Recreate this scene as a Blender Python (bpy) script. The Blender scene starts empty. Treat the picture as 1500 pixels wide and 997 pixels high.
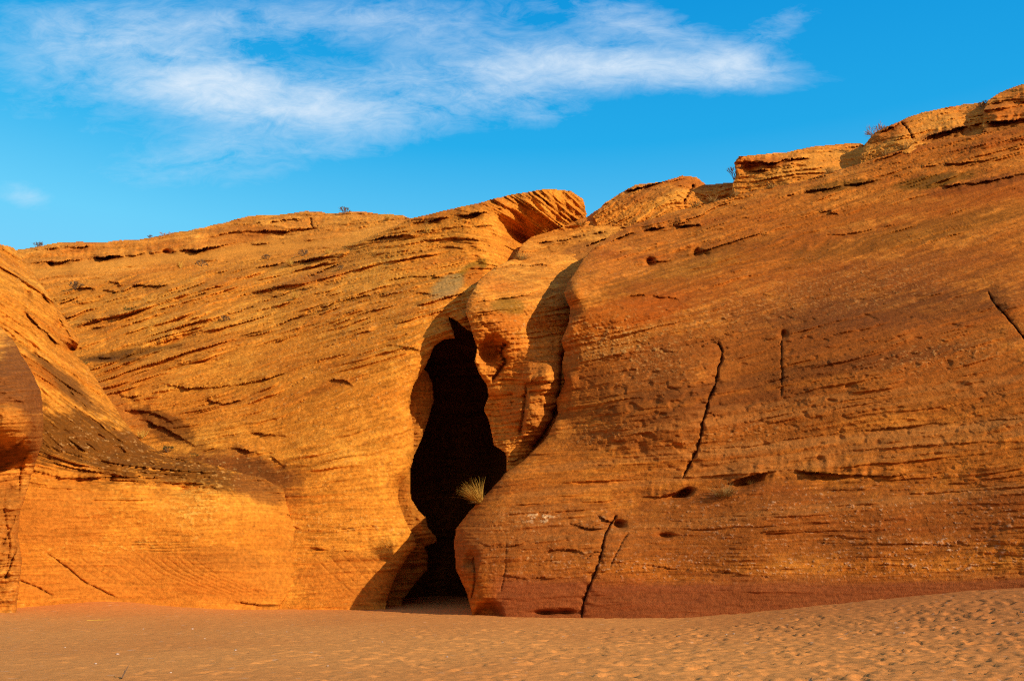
import bpy, math, random
import numpy as np

rng = np.random.default_rng(11)
random.seed(11)
scene = bpy.context.scene
COL = scene.collection

# ------------------------------------------------------------------ camera
F = 1250.0
PITCH = math.radians(14.68)
EYE = np.array([0.0, 0.0, 1.6])
CP, SP = math.cos(PITCH), math.sin(PITCH)


def ray(px, py):
    cx = (np.asarray(px, float) - 750.0) / F
    cy = -(np.asarray(py, float) - 498.5) / F
    return np.stack([cx, CP - cy * SP, SP + cy * CP], -1)


def at(px, py, Y):
    d = ray(px, py)
    return EYE + d * (np.asarray(Y, float) / d[..., 1])[..., None]


cam_d = bpy.data.cameras.new("camera")
cam_d.sensor_width = 36.0
cam_d.lens = 36.0 * F / 1500.0
cam_d.clip_end = 5000
cam = bpy.data.objects.new("camera", cam_d)
cam.location = EYE
cam.rotation_euler = (math.pi / 2 + PITCH, 0, 0)
COL.objects.link(cam)
scene.camera = cam

# ------------------------------------------------------------------ numpy noise


def _hash(ix, iy, iz, seed):
    h = (ix.astype(np.uint32) * np.uint32(374761393)
         + iy.astype(np.uint32) * np.uint32(668265263)
         + iz.astype(np.uint32) * np.uint32(2147483647)
         + np.uint32((seed * 974711 + 1013) & 0xffffffff))
    h = (h ^ (h >> np.uint32(13))) * np.uint32(1274126177)
    h = (h ^ (h >> np.uint32(15))) * np.uint32(2246822519)
    return h ^ (h >> np.uint32(16))


def noise3(p, seed=0):
    """gradient noise, about -1..1"""
    p = np.asarray(p, np.float32)
    i = np.floor(p).astype(np.int64)
    f = p - i
    w = f * f * f * (f * (f * 6 - 15) + 10)
    out = np.zeros(p.shape[0], np.float32)
    for dx in (0, 1):
        wx = w[:, 0] if dx else 1 - w[:, 0]
        for dy in (0, 1):
            wy = w[:, 1] if dy else 1 - w[:, 1]
            for dz in (0, 1):
                wz = w[:, 2] if dz else 1 - w[:, 2]
                h = _hash(i[:, 0] + dx, i[:, 1] + dy, i[:, 2] + dz, seed)
                gx = ((h & np.uint32(1023)).astype(np.float32) / 511.5 - 1)
                gy = (((h >> np.uint32(10)) & np.uint32(1023)).astype(np.float32) / 511.5 - 1)
                gz = (((h >> np.uint32(20)) & np.uint32(1023)).astype(np.float32) / 511.5 - 1)
                out += wx * wy * wz * (gx * (f[:, 0] - dx) + gy * (f[:, 1] - dy) + gz * (f[:, 2] - dz))
    return out * 1.25


def fbm(p, oct=4, seed=0, rough=0.5, lac=2.03):
    p = np.asarray(p, np.float32)
    a, s, t = 1.0, 0.0, 0.0
    for k in range(oct):
        s = s + a * noise3(p * (lac ** k) + 17.3 * k, seed + k * 7)
        t += a
        a *= rough
    return s / t


def hash1(i, seed=0):
    i = np.asarray(i).astype(np.int64)
    return _hash(i, i * 0 + 7, i * 0 + 3, seed).astype(np.float64) / 4294967295.0


def sstep(a, b, x):
    t = np.clip((x - a) / (b - a), 0, 1)
    return t * t * (3 - 2 * t)


def lerp(a, b, t):
    return a + (b - a) * t


def mixc(c, col, t):
    return c + (np.array(col, np.float64)[None, :] - c) * np.clip(t, 0, 1)[:, None]


# ------------------------------------------------------------------ thin plate spline
class TPS:
    def __init__(self, pts, smooth=1e-3):
        a = np.array(pts, float)
        self.c = a[:, :2] / 100.0
        n = len(a)
        K = self._k(self.c[:, None, :] - self.c[None, :, :]) + np.eye(n) * smooth
        P = np.hstack([np.ones((n, 1)), self.c])
        M = np.zeros((n + 3, n + 3))
        M[:n, :n] = K
        M[:n, n:] = P
        M[n:, :n] = P.T
        b = np.zeros(n + 3)
        b[:n] = a[:, 2]
        s = np.linalg.solve(M, b)
        self.w, self.a = s[:n], s[n:]

    @staticmethod
    def _k(d):
        r2 = (d * d).sum(-1)
        return np.where(r2 > 0, 0.5 * r2 * np.log(r2 + 1e-12), 0.0)

    def __call__(self, px, py):
        q = np.stack([px, py], -1) / 100.0
        out = self.a[0] + q @ self.a[1:]
        for k in range(len(self.w)):
            out = out + self.w[k] * self._k(q - self.c[k])
        return out


def smooth_line(pts, n=8):
    """Catmull-Rom through the points"""
    P = np.array(pts, float)
    if len(P) < 3:
        return P
    Q = np.vstack([2 * P[0] - P[1], P, 2 * P[-1] - P[-2]])
    out = []
    for i in range(1, len(Q) - 2):
        for t in np.linspace(0, 1, n, endpoint=False):
            a, b, c, d = Q[i - 1], Q[i], Q[i + 1], Q[i + 2]
            out.append(0.5 * (2 * b + (c - a) * t + (2 * a - 5 * b + 4 * c - d) * t * t + (3 * b - a - 3 * c + d) * t ** 3))
    out.append(P[-1])
    return np.array(out)


def line_dist(px, py, L):
    """distance to polyline and arc fraction of nearest point"""
    best = np.full(px.shape, 1e9)
    frac = np.zeros(px.shape)
    seg = np.hypot(*(L[1:] - L[:-1]).T)
    cum = np.concatenate([[0], np.cumsum(seg)])
    for k in range(len(L) - 1):
        ax, ay = L[k]
        bx, by = L[k + 1]
        ex, ey = bx - ax, by - ay
        t = np.clip(((px - ax) * ex + (py - ay) * ey) / (ex * ex + ey * ey + 1e-9), 0, 1)
        d = np.hypot(px - ax - t * ex, py - ay - t * ey)
        m = d < best
        best = np.where(m, d, best)
        frac = np.where(m, (cum[k] + t * seg[k]) / cum[-1], frac)
    return best, frac


# ------------------------------------------------------------------ materials
def new_mat(name):
    m = bpy.data.materials.new(name)
    m.use_nodes = True
    nt = m.node_tree
    nt.nodes.clear()
    out = nt.nodes.new("ShaderNodeOutputMaterial")
    b = nt.nodes.new("ShaderNodeBsdfPrincipled")
    nt.links.new(b.outputs[0], out.inputs[0])
    b.inputs["Specular IOR Level"].default_value = 0.05
    b.inputs["Roughness"].default_value = 0.9
    return m, nt, b


def N(nt, typ, **kw):
    n = nt.nodes.new(typ)
    for k, v in kw.items():
        if k in n.inputs:
            n.inputs[k].default_value = v
        else:
            setattr(n, k, v)
    return n


def surface_mat(name, attr, bump=0.35, grain_scale=14.0, spread=0.35, bump_dist=0.03):
    """albedo from the mesh's mineral tint, broken up by two procedural noises, with grain bump"""
    m, nt, b = new_mat(name)
    L = nt.links.new
    tc = N(nt, "ShaderNodeTexCoord")
    at_ = N(nt, "ShaderNodeAttribute", attribute_name=attr)
    n1 = N(nt, "ShaderNodeTexNoise", Scale=grain_scale, Detail=6.0, Roughness=0.7)
    n2 = N(nt, "ShaderNodeTexNoise", Scale=grain_scale * 4.1, Detail=4.0, Roughness=0.7)
    L(tc.outputs["Object"], n1.inputs["Vector"])
    L(tc.outputs["Object"], n2.inputs["Vector"])
    mr = N(nt, "ShaderNodeMapRange")
    mr.inputs["From Min"].default_value = 0.3
    mr.inputs["From Max"].default_value = 0.7
    mr.inputs["To Min"].default_value = 1 - spread
    mr.inputs["To Max"].default_value = 1 + spread
    L(n1.outputs["Fac"], mr.inputs["Value"])
    mul = N(nt, "ShaderNodeVectorMath", operation="SCALE")
    L(at_.outputs["Color"], mul.inputs[0])
    L(mr.outputs[0], mul.inputs["Scale"])
    L(mul.outputs[0], b.inputs["Base Color"])
    add = N(nt, "ShaderNodeMath", operation="ADD")
    L(n1.outputs["Fac"], add.inputs[0])
    L(n2.outputs["Fac"], add.inputs[1])
    bp = N(nt, "ShaderNodeBump", Strength=bump, Distance=bump_dist)
    L(add.outputs[0], bp.inputs["Height"])
    L(bp.outputs[0], b.inputs["Normal"])
    return m


MAT_ROCK = surface_mat("sandstone", "mineral", bump=0.7, grain_scale=9.0, spread=0.30, bump_dist=0.05)
MAT_SAND = surface_mat("red_sand", "mineral", bump=0.5, grain_scale=22.0, spread=0.16, bump_dist=0.02)


def plant_mat(name, c1, c2):
    m, nt, b = new_mat(name)
    L = nt.links.new
    tc = N(nt, "ShaderNodeTexCoord")
    n1 = N(nt, "ShaderNodeTexNoise", Scale=24.0, Detail=3.0)
    L(tc.outputs["Object"], n1.inputs["Vector"])
    mx = N(nt, "ShaderNodeMix", data_type="RGBA")
    mx.inputs[6].default_value = (*c1, 1)
    mx.inputs[7].default_value = (*c2, 1)
    L(n1.outputs["Fac"], mx.inputs[0])
    L(mx.outputs[2], b.inputs["Base Color"])
    return m


M_STRAW = plant_mat("dry_straw", (0.52, 0.29, 0.045), (0.64, 0.38, 0.075))
M_STRAWD = plant_mat("dull_straw", (0.30, 0.19, 0.06), (0.42, 0.27, 0.09))
M_GREEN = plant_mat("sage_green", (0.11, 0.10, 0.03), (0.20, 0.17, 0.05))
M_GREY = plant_mat("grey_brush", (0.16, 0.10, 0.055), (0.26, 0.17, 0.09))
M_PINK = plant_mat("bare_brush", (0.42, 0.25, 0.19), (0.52, 0.34, 0.25))
M_BARK = plant_mat("dry_bark", (0.12, 0.07, 0.04), (0.2, 0.12, 0.07))
M_PEBBLE = plant_mat("pale_stone", (0.55, 0.38, 0.26), (0.68, 0.52, 0.4))


# ------------------------------------------------------------------ mesh out
def grid_object(name, V, Q, color, mat):
    me = bpy.data.meshes.new(name)
    me.vertices.add(len(V))
    me.vertices.foreach_set("co", V.astype(np.float32).ravel())
    me.loops.add(Q.size)
    me.loops.foreach_set("vertex_index", Q.astype(np.int32).ravel())
    me.polygons.add(len(Q))
    me.polygons.foreach_set("loop_start", np.arange(0, Q.size, 4, dtype=np.int32))
    me.polygons.foreach_set("use_smooth", np.ones(len(Q), bool))
    me.update(calc_edges=True)
    a = me.attributes.new("mineral", "FLOAT_COLOR", "POINT")
    c4 = np.ones((len(V), 4), np.float32)
    c4[:, :3] = np.clip(color, 0.004, 0.9)
    a.data.foreach_set("color", c4.ravel())
    me.materials.append(mat)
    o = bpy.data.objects.new(name, me)
    COL.objects.link(o)
    return o


def tag(o, label, cat, group=None, kind=None):
    o["label"] = label
    o["category"] = cat
    if group:
        o["group"] = group
    if kind:
        o["kind"] = kind
    return o


ORANGE = (0.62, 0.240, 0.040)
OCHRE = (0.72, 0.330, 0.065)
RUST = (0.46, 0.140, 0.022)
BROWN = (0.26, 0.095, 0.028)
DARK = (0.13, 0.046, 0.014)
PURPLE = (0.27, 0.078, 0.034)
PALE = (0.78, 0.52, 0.27)
MOSS = (0.23, 0.13, 0.022)
BLACK = (0.035, 0.018, 0.010)

STEP = 1.25
SURF = {}


class Rock:
    """One rock mass: outline and relief measured as photo pixels + distance, turned into a metric mesh."""

    def __init__(self, name, outline, depth, strata, seed, label, ledge=1.0, rough=1.0, wiggle=1.0, step=STEP, smooth=1e-3, behind=(), cover=0.0):
        self.name, self.seed, self.label, self.cover = name, seed, label, cover
        pts = [(p[0], p[1]) for p in outline]
        self.wid = [(p[2] if len(p) > 2 else 0) for p in outline]
        self.poly = np.array(pts, float)
        x0, y0 = self.poly.min(0) - 4
        x1, y1 = self.poly.max(0) + 4
        x0, y0, x1, y1 = max(x0, -60), max(y0, 60), min(x1, 1560), min(y1, 935)
        self.x0, self.y0, self.step = x0, y0, step
        self.nx, self.ny = int((x1 - x0) / step) + 2, int((y1 - y0) / step) + 2
        gx, gy = np.meshgrid(x0 + np.arange(self.nx) * step, y0 + np.arange(self.ny) * step)
        self.px, self.py = gx.ravel(), gy.ravel()
        self.D = TPS(depth, smooth)(self.px, self.py)
        self.P0 = at(self.px, self.py, self.D)
        P = self.P0
        for other, gap in behind:
            self.D = np.maximum(self.D, other.sample(self.px, self.py) + gap)
        self.P0 = at(self.px, self.py, self.D)
        P = self.P0
        self.S = strata(self.px, self.py)          # bed number, in photo pixels, grows downwards
        s = seed
        # wobble of the outline
        w1 = fbm(P * 0.55, 4, s + 1, 0.55)
        w2 = fbm(P * 0.55 + 40, 4, s + 2, 0.55)
        self.qx = self.px + w1 * 7 * wiggle
        self.qy = self.py + w2 * 5 * wiggle
        self._outline()
        self.mot = fbm(P * np.array([0.22, 0.22, 0.4]), 5, s + 3, 0.6)       # broad mottling
        self.fine = fbm(P * 2.1, 4, s + 4, 0.65)
        self.grain = fbm(P * 6.0, 3, s + 5, 0.7)
        xs = self.px + self.py * 0.2
        self.SW = self.S + 15.0 * fbm(P * np.array([0.16, 0.16, 0.30]), 3, s + 6) + 2.4 * fbm(P * 1.5, 4, s + 8, 0.6)
        self.streak = fbm(np.stack([xs / 105.0, self.SW / 4.0, xs * 0 + s], -1), 4, s + 9, 0.6)
        self.streak2 = fbm(np.stack([xs / 160.0, self.SW / 13.0, xs * 0 + s], -1), 3, s + 10, 0.6)
        # colour
        c = np.tile(np.array(ORANGE)[None, :], (len(self.px), 1))
        c = mixc(c, OCHRE, sstep(-0.05, 0.4, self.mot + 0.5 * self.fine + 0.3 * self.streak) * 0.8)
        c = mixc(c, RUST, sstep(0.0, 0.45, -self.mot + 0.6 * self.streak2 + 0.3 * self.fine) * 0.75)
        lam = fbm(np.stack([xs / 30.0, self.SW / 1.7, xs * 0 + s + 5], -1), 3, s + 21, 0.6)
        c = c * np.clip(1 + 0.70 * self.streak + 0.55 * self.grain + 0.30 * self.fine + 0.55 * lam, 0.35, 1.6)[:, None]
        spk = fbm(P * np.array([9.0, 9.0, 12.0]), 2, s + 22, 0.7)
        patch = sstep(-0.2, 0.25, fbm(P * 0.6, 3, s + 23))
        c = mixc(c, (0.10, 0.038, 0.012), 0.65 * sstep(0.26, 0.42, spk) * (0.35 + 0.65 * patch))  # dark dots: micro-shadows of the pitted grain, painted into the colour
        c = mixc(c, (0.82, 0.50, 0.20), 0.55 * sstep(0.26, 0.42, -spk) * (1.0 - 0.7 * patch))
        self.lam = lam
        self.C = c
        # relief
        r = rough
        self.off = np.zeros(len(self.px))
        self.off += -0.30 * r * fbm(P * 0.30, 3, s + 12)
        self.off += -0.13 * r * self.fine - 0.085 * r * self.grain
        self.off += -0.22 * r * self.streak - 0.18 * r * self.streak2
        hole = sstep(0.30, 0.46, fbm(P * np.array([2.6, 2.6, 3.6]), 2, s + 14, 0.6))
        self.off += 0.07 * r * hole
        self.C = mixc(self.C, BROWN, 0.45 * hole)
        if ledge:
            self.bp = 0.25 + 1.1 * sstep(-0.22, 0.22, fbm(P * np.array([0.35, 0.35, 0.6]), 3, s + 15))
            for per, amp, k in ((27.0, 0.42, 0), (14.0, 0.30, 1), (7.5, 0.14, 2)):
                self.beds(per, amp * ledge, k)

    def _outline(self):
        n = len(self.poly)
        best = np.full(self.px.shape, 1e9)
        self.tr = np.ones(self.px.shape)
        self.rad = np.zeros(self.px.shape)
        inside = np.zeros(self.px.shape, bool)
        for k in range(n):
            ax, ay = self.poly[k]
            bx, by = self.poly[(k + 1) % n]
            ex, ey = bx - ax, by - ay
            t = np.clip(((self.qx - ax) * ex + (self.qy - ay) * ey) / (ex * ex + ey * ey + 1e-9), 0, 1)
            d = np.hypot(self.qx - ax - t * ex, self.qy - ay - t * ey)
            best = np.minimum(best, d)
            w = self.wid[k]
            w2 = self.wid[(k + 1) % n]
            if w and w2:
                ww = w + (w2 - w) * t
                r = 0.027 * ww * (1 - np.sqrt(np.clip(1 - (1 - np.clip(d / ww, 0, 1)) ** 2, 0, 1)))
                self.rad = np.maximum(self.rad, r)
            c = ((ay > self.qy) != (by > self.qy)) & (self.qx < ex * (self.qy - ay) / (ey if ey else 1e-9) + ax)
            inside ^= c
        self.sd = best
        self.inside = inside

    def beds(self, per, amp, k):
        s = self.seed + 30 + k * 5
        u = self.SW / per
        u = u + 0.33 * np.sin(u * 1.7 + s) + 0.2 * np.sin(u * 3.1 + 2 * s)
        i = np.floor(u)
        t = u - i                                   # 0 at top of a bed, 1 at its foot
        a = fbm(np.stack([self.px / (per * 5.5) + hash1(i, s) * 60, i * 3.7, i * 0], -1), 3, s, 0.6)
        a = sstep(-0.10 - self.cover, 0.28 - self.cover, a) * (0.35 + 0.9 * hash1(i, s + 1))
        lip = t ** 1.3 * (1 - sstep(0.90, 1.0, t))  # swells to a lip just above the foot
        a = a * self.bp
        self.off -= amp * a * lip
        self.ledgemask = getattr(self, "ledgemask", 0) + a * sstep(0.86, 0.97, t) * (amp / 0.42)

    # ---- single features
    def crack(self, pts, w, d, jitter=3.0, stain=0.6, taper=0.12, branch=True):
        L = smooth_line(pts)
        x0, y0 = L.min(0) - 5 * w - 10
        x1, y1 = L.max(0) + 5 * w + 10
        m = np.where((self.px > x0) & (self.px < x1) & (self.py > y0) & (self.py < y1))[0]
        if not len(m):
            return
        P = self.P0[m]
        jx = self.px[m] + jitter * 2.2 * fbm(P * 1.3, 4, self.seed + 61, 0.6)
        jy = self.py[m] + jitter * 1.2 * fbm(P * 1.3, 3, self.seed + 62, 0.6)
        q, f = line_dist(jx, jy, L)
        e = sstep(0, taper, f) * sstep(0, taper, 1 - f)
        nn = noise3(np.stack([f * len(pts) * 3.0, f * 0 + self.seed, f * 0 + L[0, 0]], -1), 63)
        ww = w * 0.46 * np.clip(0.75 + 1.5 * nn, 0.22, 1.7)
        g = np.exp(-(q / ww) ** 1.5) * e
        self.off[m] += 0.75 * d * g + 0.10 * d * np.exp(-(q / (w * 2.5)) ** 2) * e
        self.C[m] = mixc(self.C[m], DARK, stain * g)
        if np.ptp(L[:, 1]) > 1.5 * np.ptp(L[:, 0]):
            o = np.argsort(L[:, 1])
            sg = jx - np.interp(jy, L[o, 1], L[o, 0])
            lift = np.exp(-np.abs(sg) / (w * 5)) * e * np.clip(0.5 + 1.6 * nn, 0, 1.2)
            self.off[m] += d * np.where(sg < 0, 0.22, -0.16) * lift
            if branch and np.ptp(L[:, 1]) > 70:
                rn = np.random.default_rng(self.seed + int(L[0, 0]))
                for _ in range(2):
                    p = L[rn.integers(2, len(L) - 2)]
                    sx_ = rn.choice([-1, 1])
                    q1 = p + np.array([sx_ * rn.uniform(8, 16), rn.uniform(-4, 10)])
                    q2 = q1 + np.array([sx_ * rn.uniform(4, 16), rn.uniform(-6, 10)])
                    self.crack([tuple(p), tuple(q1), tuple(q2)], w * 0.55, d * 0.3, jitter, stain * 0.6, 0.02, False)

    def ledge(self, pts, d, up=14.0, down=7.0, stain=0.5, jitter=3.0, col=None):
        """an overhanging bed edge: bulges above the line, undercut below it"""
        L = smooth_line(pts)
        o = np.argsort(L[:, 0])
        a, b = L[:, 0].min(), L[:, 0].max()
        yl, yh = L[:, 1].min() - 4 * up - 8, L[:, 1].max() + 5 * down + 8
        m = np.where((self.px > a - 3) & (self.px < b + 3) & (self.py > yl) & (self.py < yh))[0]
        if not len(m):
            return
        px, P = self.px[m], self.P0[m]
        jy = self.py[m] + jitter * 1.6 * fbm(P * 0.8, 3, self.seed + 71, 0.6) + 3.2 * fbm(P * 2.8, 3, self.seed + 73, 0.65)
        y = np.interp(px, L[o, 0], L[o, 1])
        ln = max(8.0, 0.25 * (b - a))
        e = sstep(a - 2, a + ln, px) * sstep(b + 2, b - ln, px)
        br = fbm(np.stack([px / 34.0, (jy - y) / 60.0, px * 0 + L[0, 1] * 0.37], -1), 3, self.seed + 72, 0.6)
        e = e * np.clip(0.45 + 2.0 * br, 0.05, 1.15)
        s = jy - y
        top = np.exp(np.minimum(s, 0) / up) * (s <= 0)
        bot = np.exp(-np.maximum(s, 0) / (down * np.clip(0.7 + 1.2 * br, 0.4, 1.4))) * (s > 0)
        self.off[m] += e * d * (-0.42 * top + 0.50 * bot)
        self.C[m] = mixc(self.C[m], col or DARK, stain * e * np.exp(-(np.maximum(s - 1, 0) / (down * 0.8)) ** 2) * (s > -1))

    def bump(self, cx, cy, rx, ry, d, rot=0.0, sharp=1.0):
        a = math.radians(rot)
        dx, dy = self.px - cx, self.py - cy
        u = (dx * math.cos(a) + dy * math.sin(a)) / rx
        v = (-dx * math.sin(a) + dy * math.cos(a)) / ry
        self.off += d * np.exp(-(u * u + v * v) ** sharp)

    def zone(self, cx, cy, rx, ry, col, k=0.8, rot=0.0, edge=0.5, ns=0.9):
        a = math.radians(rot)
        dx, dy = self.px - cx, self.py - cy
        u = (dx * math.cos(a) + dy * math.sin(a)) / rx
        v = (-dx * math.sin(a) + dy * math.cos(a)) / ry
        r = np.sqrt(u * u + v * v)
        n = r + ns * 0.5 * (self.mot + 0.6 * self.fine + 0.6 * self.streak)
        m = sstep(1 + edge * 0.5, 1 - edge * 0.5, n)
        tex = np.clip(1 + 0.35 * self.streak + 0.25 * self.grain, 0.4, 1.6)
        col = np.array(col)[None, :] * tex[:, None]
        self.C = self.C + (col - self.C) * (np.clip(m * k, 0, 1))[:, None]

    def flecks(self, cx, cy, rx, ry, col=PALE, amount=0.5, thr=0.25, rot=0.0, fs=1.6):
        a = math.radians(rot)
        dx, dy = self.px - cx, self.py - cy
        u = (dx * math.cos(a) + dy * math.sin(a)) / rx
        v = (-dx * math.sin(a) + dy * math.cos(a)) / ry
        m = np.exp(-(u * u + v * v) ** 1.5)
        n = fbm(self.P0 * np.array([3.2, 3.2, 5.5]) * fs, 3, self.seed + 81, 0.7)
        t = sstep(thr, thr + 0.18, n + 0.25 * self.streak) * m
        self.C = mixc(self.C, col, amount * t)
        self.off -= 0.03 * t

    def pits(self, cx, cy, rx, ry, d=0.10, scale=1.5, thr=0.28):
        u, v = (self.px - cx) / rx, (self.py - cy) / ry
        m = np.exp(-(u * u + v * v) ** 2)
        n = noise3(self.P0 * np.array([scale, scale, scale * 1.3]), self.seed + 91)
        t = sstep(thr, thr + 0.3, n) * m
        self.off += d * t
        self.C = mixc(self.C, BROWN, 0.35 * t)

    def build(self, stain=0.55, cat="rock"):
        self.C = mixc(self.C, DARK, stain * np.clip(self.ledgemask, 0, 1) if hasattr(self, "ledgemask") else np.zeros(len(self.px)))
        self.C = self.C * np.array([1.02, 0.90, 0.62])[None, :]
        self.off = self.off - 0.05 * self.lam
        D = self.D + self.rad + self.off * np.clip(self.D / 33.0, 0.8, 1.5)
        self.Df = D
        ny, nx = self.ny, self.nx
        ins = self.inside.reshape(ny, nx)
        V = at(self.px, self.py, D)
        idx = np.arange(nx * ny).reshape(ny, nx)
        ok = ins[:-1, :-1] & ins[1:, :-1] & ins[:-1, 1:] & ins[1:, 1:]
        a, b, c, d = idx[:-1, :-1][ok], idx[:-1, 1:][ok], idx[1:, 1:][ok], idx[1:, :-1][ok]
        Q = np.stack([a, d, c, b], -1)
        # border edges -> flanks running back into the hill
        E = np.concatenate([Q[:, [0, 1]], Q[:, [1, 2]], Q[:, [2, 3]], Q[:, [3, 0]]])
        key = np.minimum(E[:, 0], E[:, 1]) * (nx * ny) + np.maximum(E[:, 0], E[:, 1])
        _, first, cnt = np.unique(key, return_index=True, return_counts=True)
        B = E[first[cnt == 1]]
        bv = np.unique(B)
        sd = np.where(self.inside, self.sd, -self.sd).reshape(ny, nx)
        for _ in range(6):
            sd = (sd + np.roll(sd, 1, 0) + np.roll(sd, -1, 0) + np.roll(sd, 1, 1) + np.roll(sd, -1, 1)) / 5
        gy, gx = np.gradient(sd)
        g = np.stack([gx.ravel(), gy.ravel()], -1)
        g /= np.linalg.norm(g, axis=1, keepdims=True) + 1e-9
        rings = [bv]
        newV, newC = [], []
        base = nx * ny
        for inn, back in ((2.0, 0.7), (6.0, 2.2), (14.0, 5.0)):
            newV.append(at(self.px[bv] + g[bv, 0] * inn, self.py[bv] + g[bv, 1] * inn, D[bv] + back))
            newC.append(self.C[bv])
            rings.append(base + np.arange(len(bv)))
            base += len(bv)
        lut = np.full(nx * ny, -1)
        lut[bv] = np.arange(len(bv))
        Qs = [Q]
        for r in range(3):
            e0, e1 = lut[B[:, 0]], lut[B[:, 1]]
            Qs.append(np.stack([rings[r][e0], rings[r + 1][e0], rings[r + 1][e1], rings[r][e1]], -1))
        Q = np.concatenate(Qs)
        V = np.concatenate([V] + newV)
        C = np.concatenate([self.C] + newC)
        used = np.unique(Q)
        remap = np.zeros(len(V), np.int64)
        remap[used] = np.arange(len(used))
        o = grid_object(self.name, V[used], remap[Q], C[used], MAT_ROCK)
        # origin at the foot of the mass
        lo = V[used]
        org = np.array([lo[:, 0].mean(), lo[:, 1].min(), lo[:, 2].min()])
        me = o.data
        me.vertices.foreach_set("co", (V[used] - org).astype(np.float32).ravel())
        me.update()
        o.location = org
        tag(o, self.label, cat)
        SURF[self.name] = self
        return o

    def sample(self, px, py):
        i = np.clip(np.round((px - self.x0) / self.step).astype(int), 0, self.nx - 1)
        j = np.clip(np.round((py - self.y0) / self.step).astype(int), 0, self.ny - 1)
        inb = (px > self.x0) & (px < self.x0 + self.nx * self.step) & (py > self.y0) & (py < self.y0 + self.ny * self.step)
        k = j * self.nx + i
        return np.where(inb & self.inside[k], self.Df[k], 0)

    def point(self, px, py):
        i = int(round((px - self.x0) / self.step))
        j = int(round((py - self.y0) / self.step))
        k = min(max(j, 0), self.ny - 1) * self.nx + min(max(i, 0), self.nx - 1)
        return at(px, py, self.Df[k]), self.Df[k]


def dip(k, x0=0.0, bend=0.0):
    """straight beds: k = rise in px per px to the right"""
    return lambda px, py: py + k * (px - x0) + bend * ((px - x0) / 100.0) ** 2


# ================================================================== LEFT CLIFF with the wave dome
def left_strata(px, py):
    # upper slope beds rise to the right, the foot is nearly level; on the dome the beds sweep over and plunge right
    k = np.interp(py, [340, 420, 560, 680, 900], [0.20, 0.30, 0.30, 0.10, 0.03])
    s = py + k * (px - 300)
    # plunge on the dome's right flank
    t = np.clip((px - (640 + (py - 300) * 0.5)) / 100.0, 0, 2.2)
    m = sstep(440, 390, py)
    return s - m * 70 * t ** 1.7 + 0


A = Rock("cliff", [
    (-20, 915), (-20, 700), (-20, 440), (20, 428, 26), (100, 412, 26), (200, 402, 24), (300, 390, 22), (400, 374, 20), (470, 369, 16),
    (505, 360, 14), (545, 344, 14), (580, 330, 16), (600, 319, 22), (650, 308, 26), (700, 297, 30), (750, 283, 34),
    (800, 276, 36), (838, 279, 36), (856, 292, 30), (860, 312, 26), (858, 345, 0), (800, 395, 0), (720, 450, 0), (700, 490, 0), (679, 480, 14),
    (668, 470, 14), (657, 465, 14), (664, 483, 16), (667, 496, 18), (650, 498, 22), (637, 507, 26),
    (631, 521, 28), (622, 540, 30), (606, 563, 32), (600, 590, 34), (607, 626, 34), (606, 668, 32), (598, 698, 26),
    (585, 711, 22), (583, 729, 22), (590, 752, 22), (598, 770, 24), (608, 788, 26), (610, 801, 26), (598, 814, 26), (582, 841, 26), (568, 880, 26), (560, 915, 0)],
    [(0, 890, 30), (200, 890, 31.5), (400, 890, 32.3), (568, 890, 33.0), (500, 800, 33.0), (595, 800, 33.6),
     (200, 760, 32), (400, 780, 33.2), (590, 700, 34.3), (450, 700, 34.0), (300, 690, 34.6), (400, 690, 34.6),
     (250, 670, 36.0), (200, 630, 38.0), (150, 565, 41), (110, 505, 45), (250, 560, 39.5), (350, 590, 37.2), (450, 580, 36.0), (590, 580, 35.0),
     (300, 480, 43), (450, 480, 40.0), (600, 480, 36.6), (660, 480, 36.6), (150, 480, 46.5), (200, 430, 50),
     (300, 420, 48.5), (450, 420, 44.5), (600, 420, 40.0), (670, 430, 38.6), (700, 430, 39.2), (100, 425, 53), (300, 395, 53), (450, 378, 50.5), (560, 345, 47),
     (600, 335, 46), (650, 365, 43.5), (700, 372, 42.5), (690, 400, 41.0), (735, 372, 44.5), (765, 352, 48.5), (800, 340, 49.5), (845, 320, 50.5),
     (740, 335, 46.2), (790, 310, 47.3), (650, 315, 45.5), (750, 290, 46.6), (840, 288, 49), (720, 320, 45.2), (850, 340, 52)],
    left_strata, 101,
    "sunlit layered sandstone cliff left of the dark slot, topped by a wave-shaped dome",
    ledge=1.15, rough=0.9, wiggle=0.55, cover=0.05)
# how strongly bedded: strong on the upper slope, smooth on the foot
k = sstep(640, 430, A.py + 0.22 * (A.px - 300))
smA = sstep(560, 660, A.py + 0.12 * (A.px - 450)) + 0.8 * np.exp(-(((A.px - 540) / 120) ** 2 + ((A.py - 560) / 75) ** 2) ** 2)
smA = np.clip(smA + 0.7 * np.exp(-((A.py - (545 - 0.12 * (A.px - 300))) / 26) ** 2) * sstep(440, 380, A.px), 0, 1)
dome = np.exp(-(((A.px - 745) / 110) ** 2 + ((A.py - 335) / 60) ** 2) ** 2)
A.off *= (0.42 + 0.80 * k + 0.0 * dome) * (1 - 0.35 * dome) * (1 - 0.52 * smA)
A.ledgemask = A.ledgemask * (0.08 + 0.9 * k) * (1 - 0.8 * smA)
A.flecks(590, 470, 140, 70, PALE, 0.5, 0.18)
A.flecks(480, 600, 130, 80, PALE, 0.45, 0.20)
A.flecks(380, 540, 180, 60, PALE, 0.4, 0.22)
A.zone(195, 516, 75, 6, (0.17, 0.075, 0.02), 0.8, -8, 0.8, ns=1.0)
A.zone(165, 526, 45, 4, (0.14, 0.06, 0.02), 0.8, 0, 0.8, ns=0.8)
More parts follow.
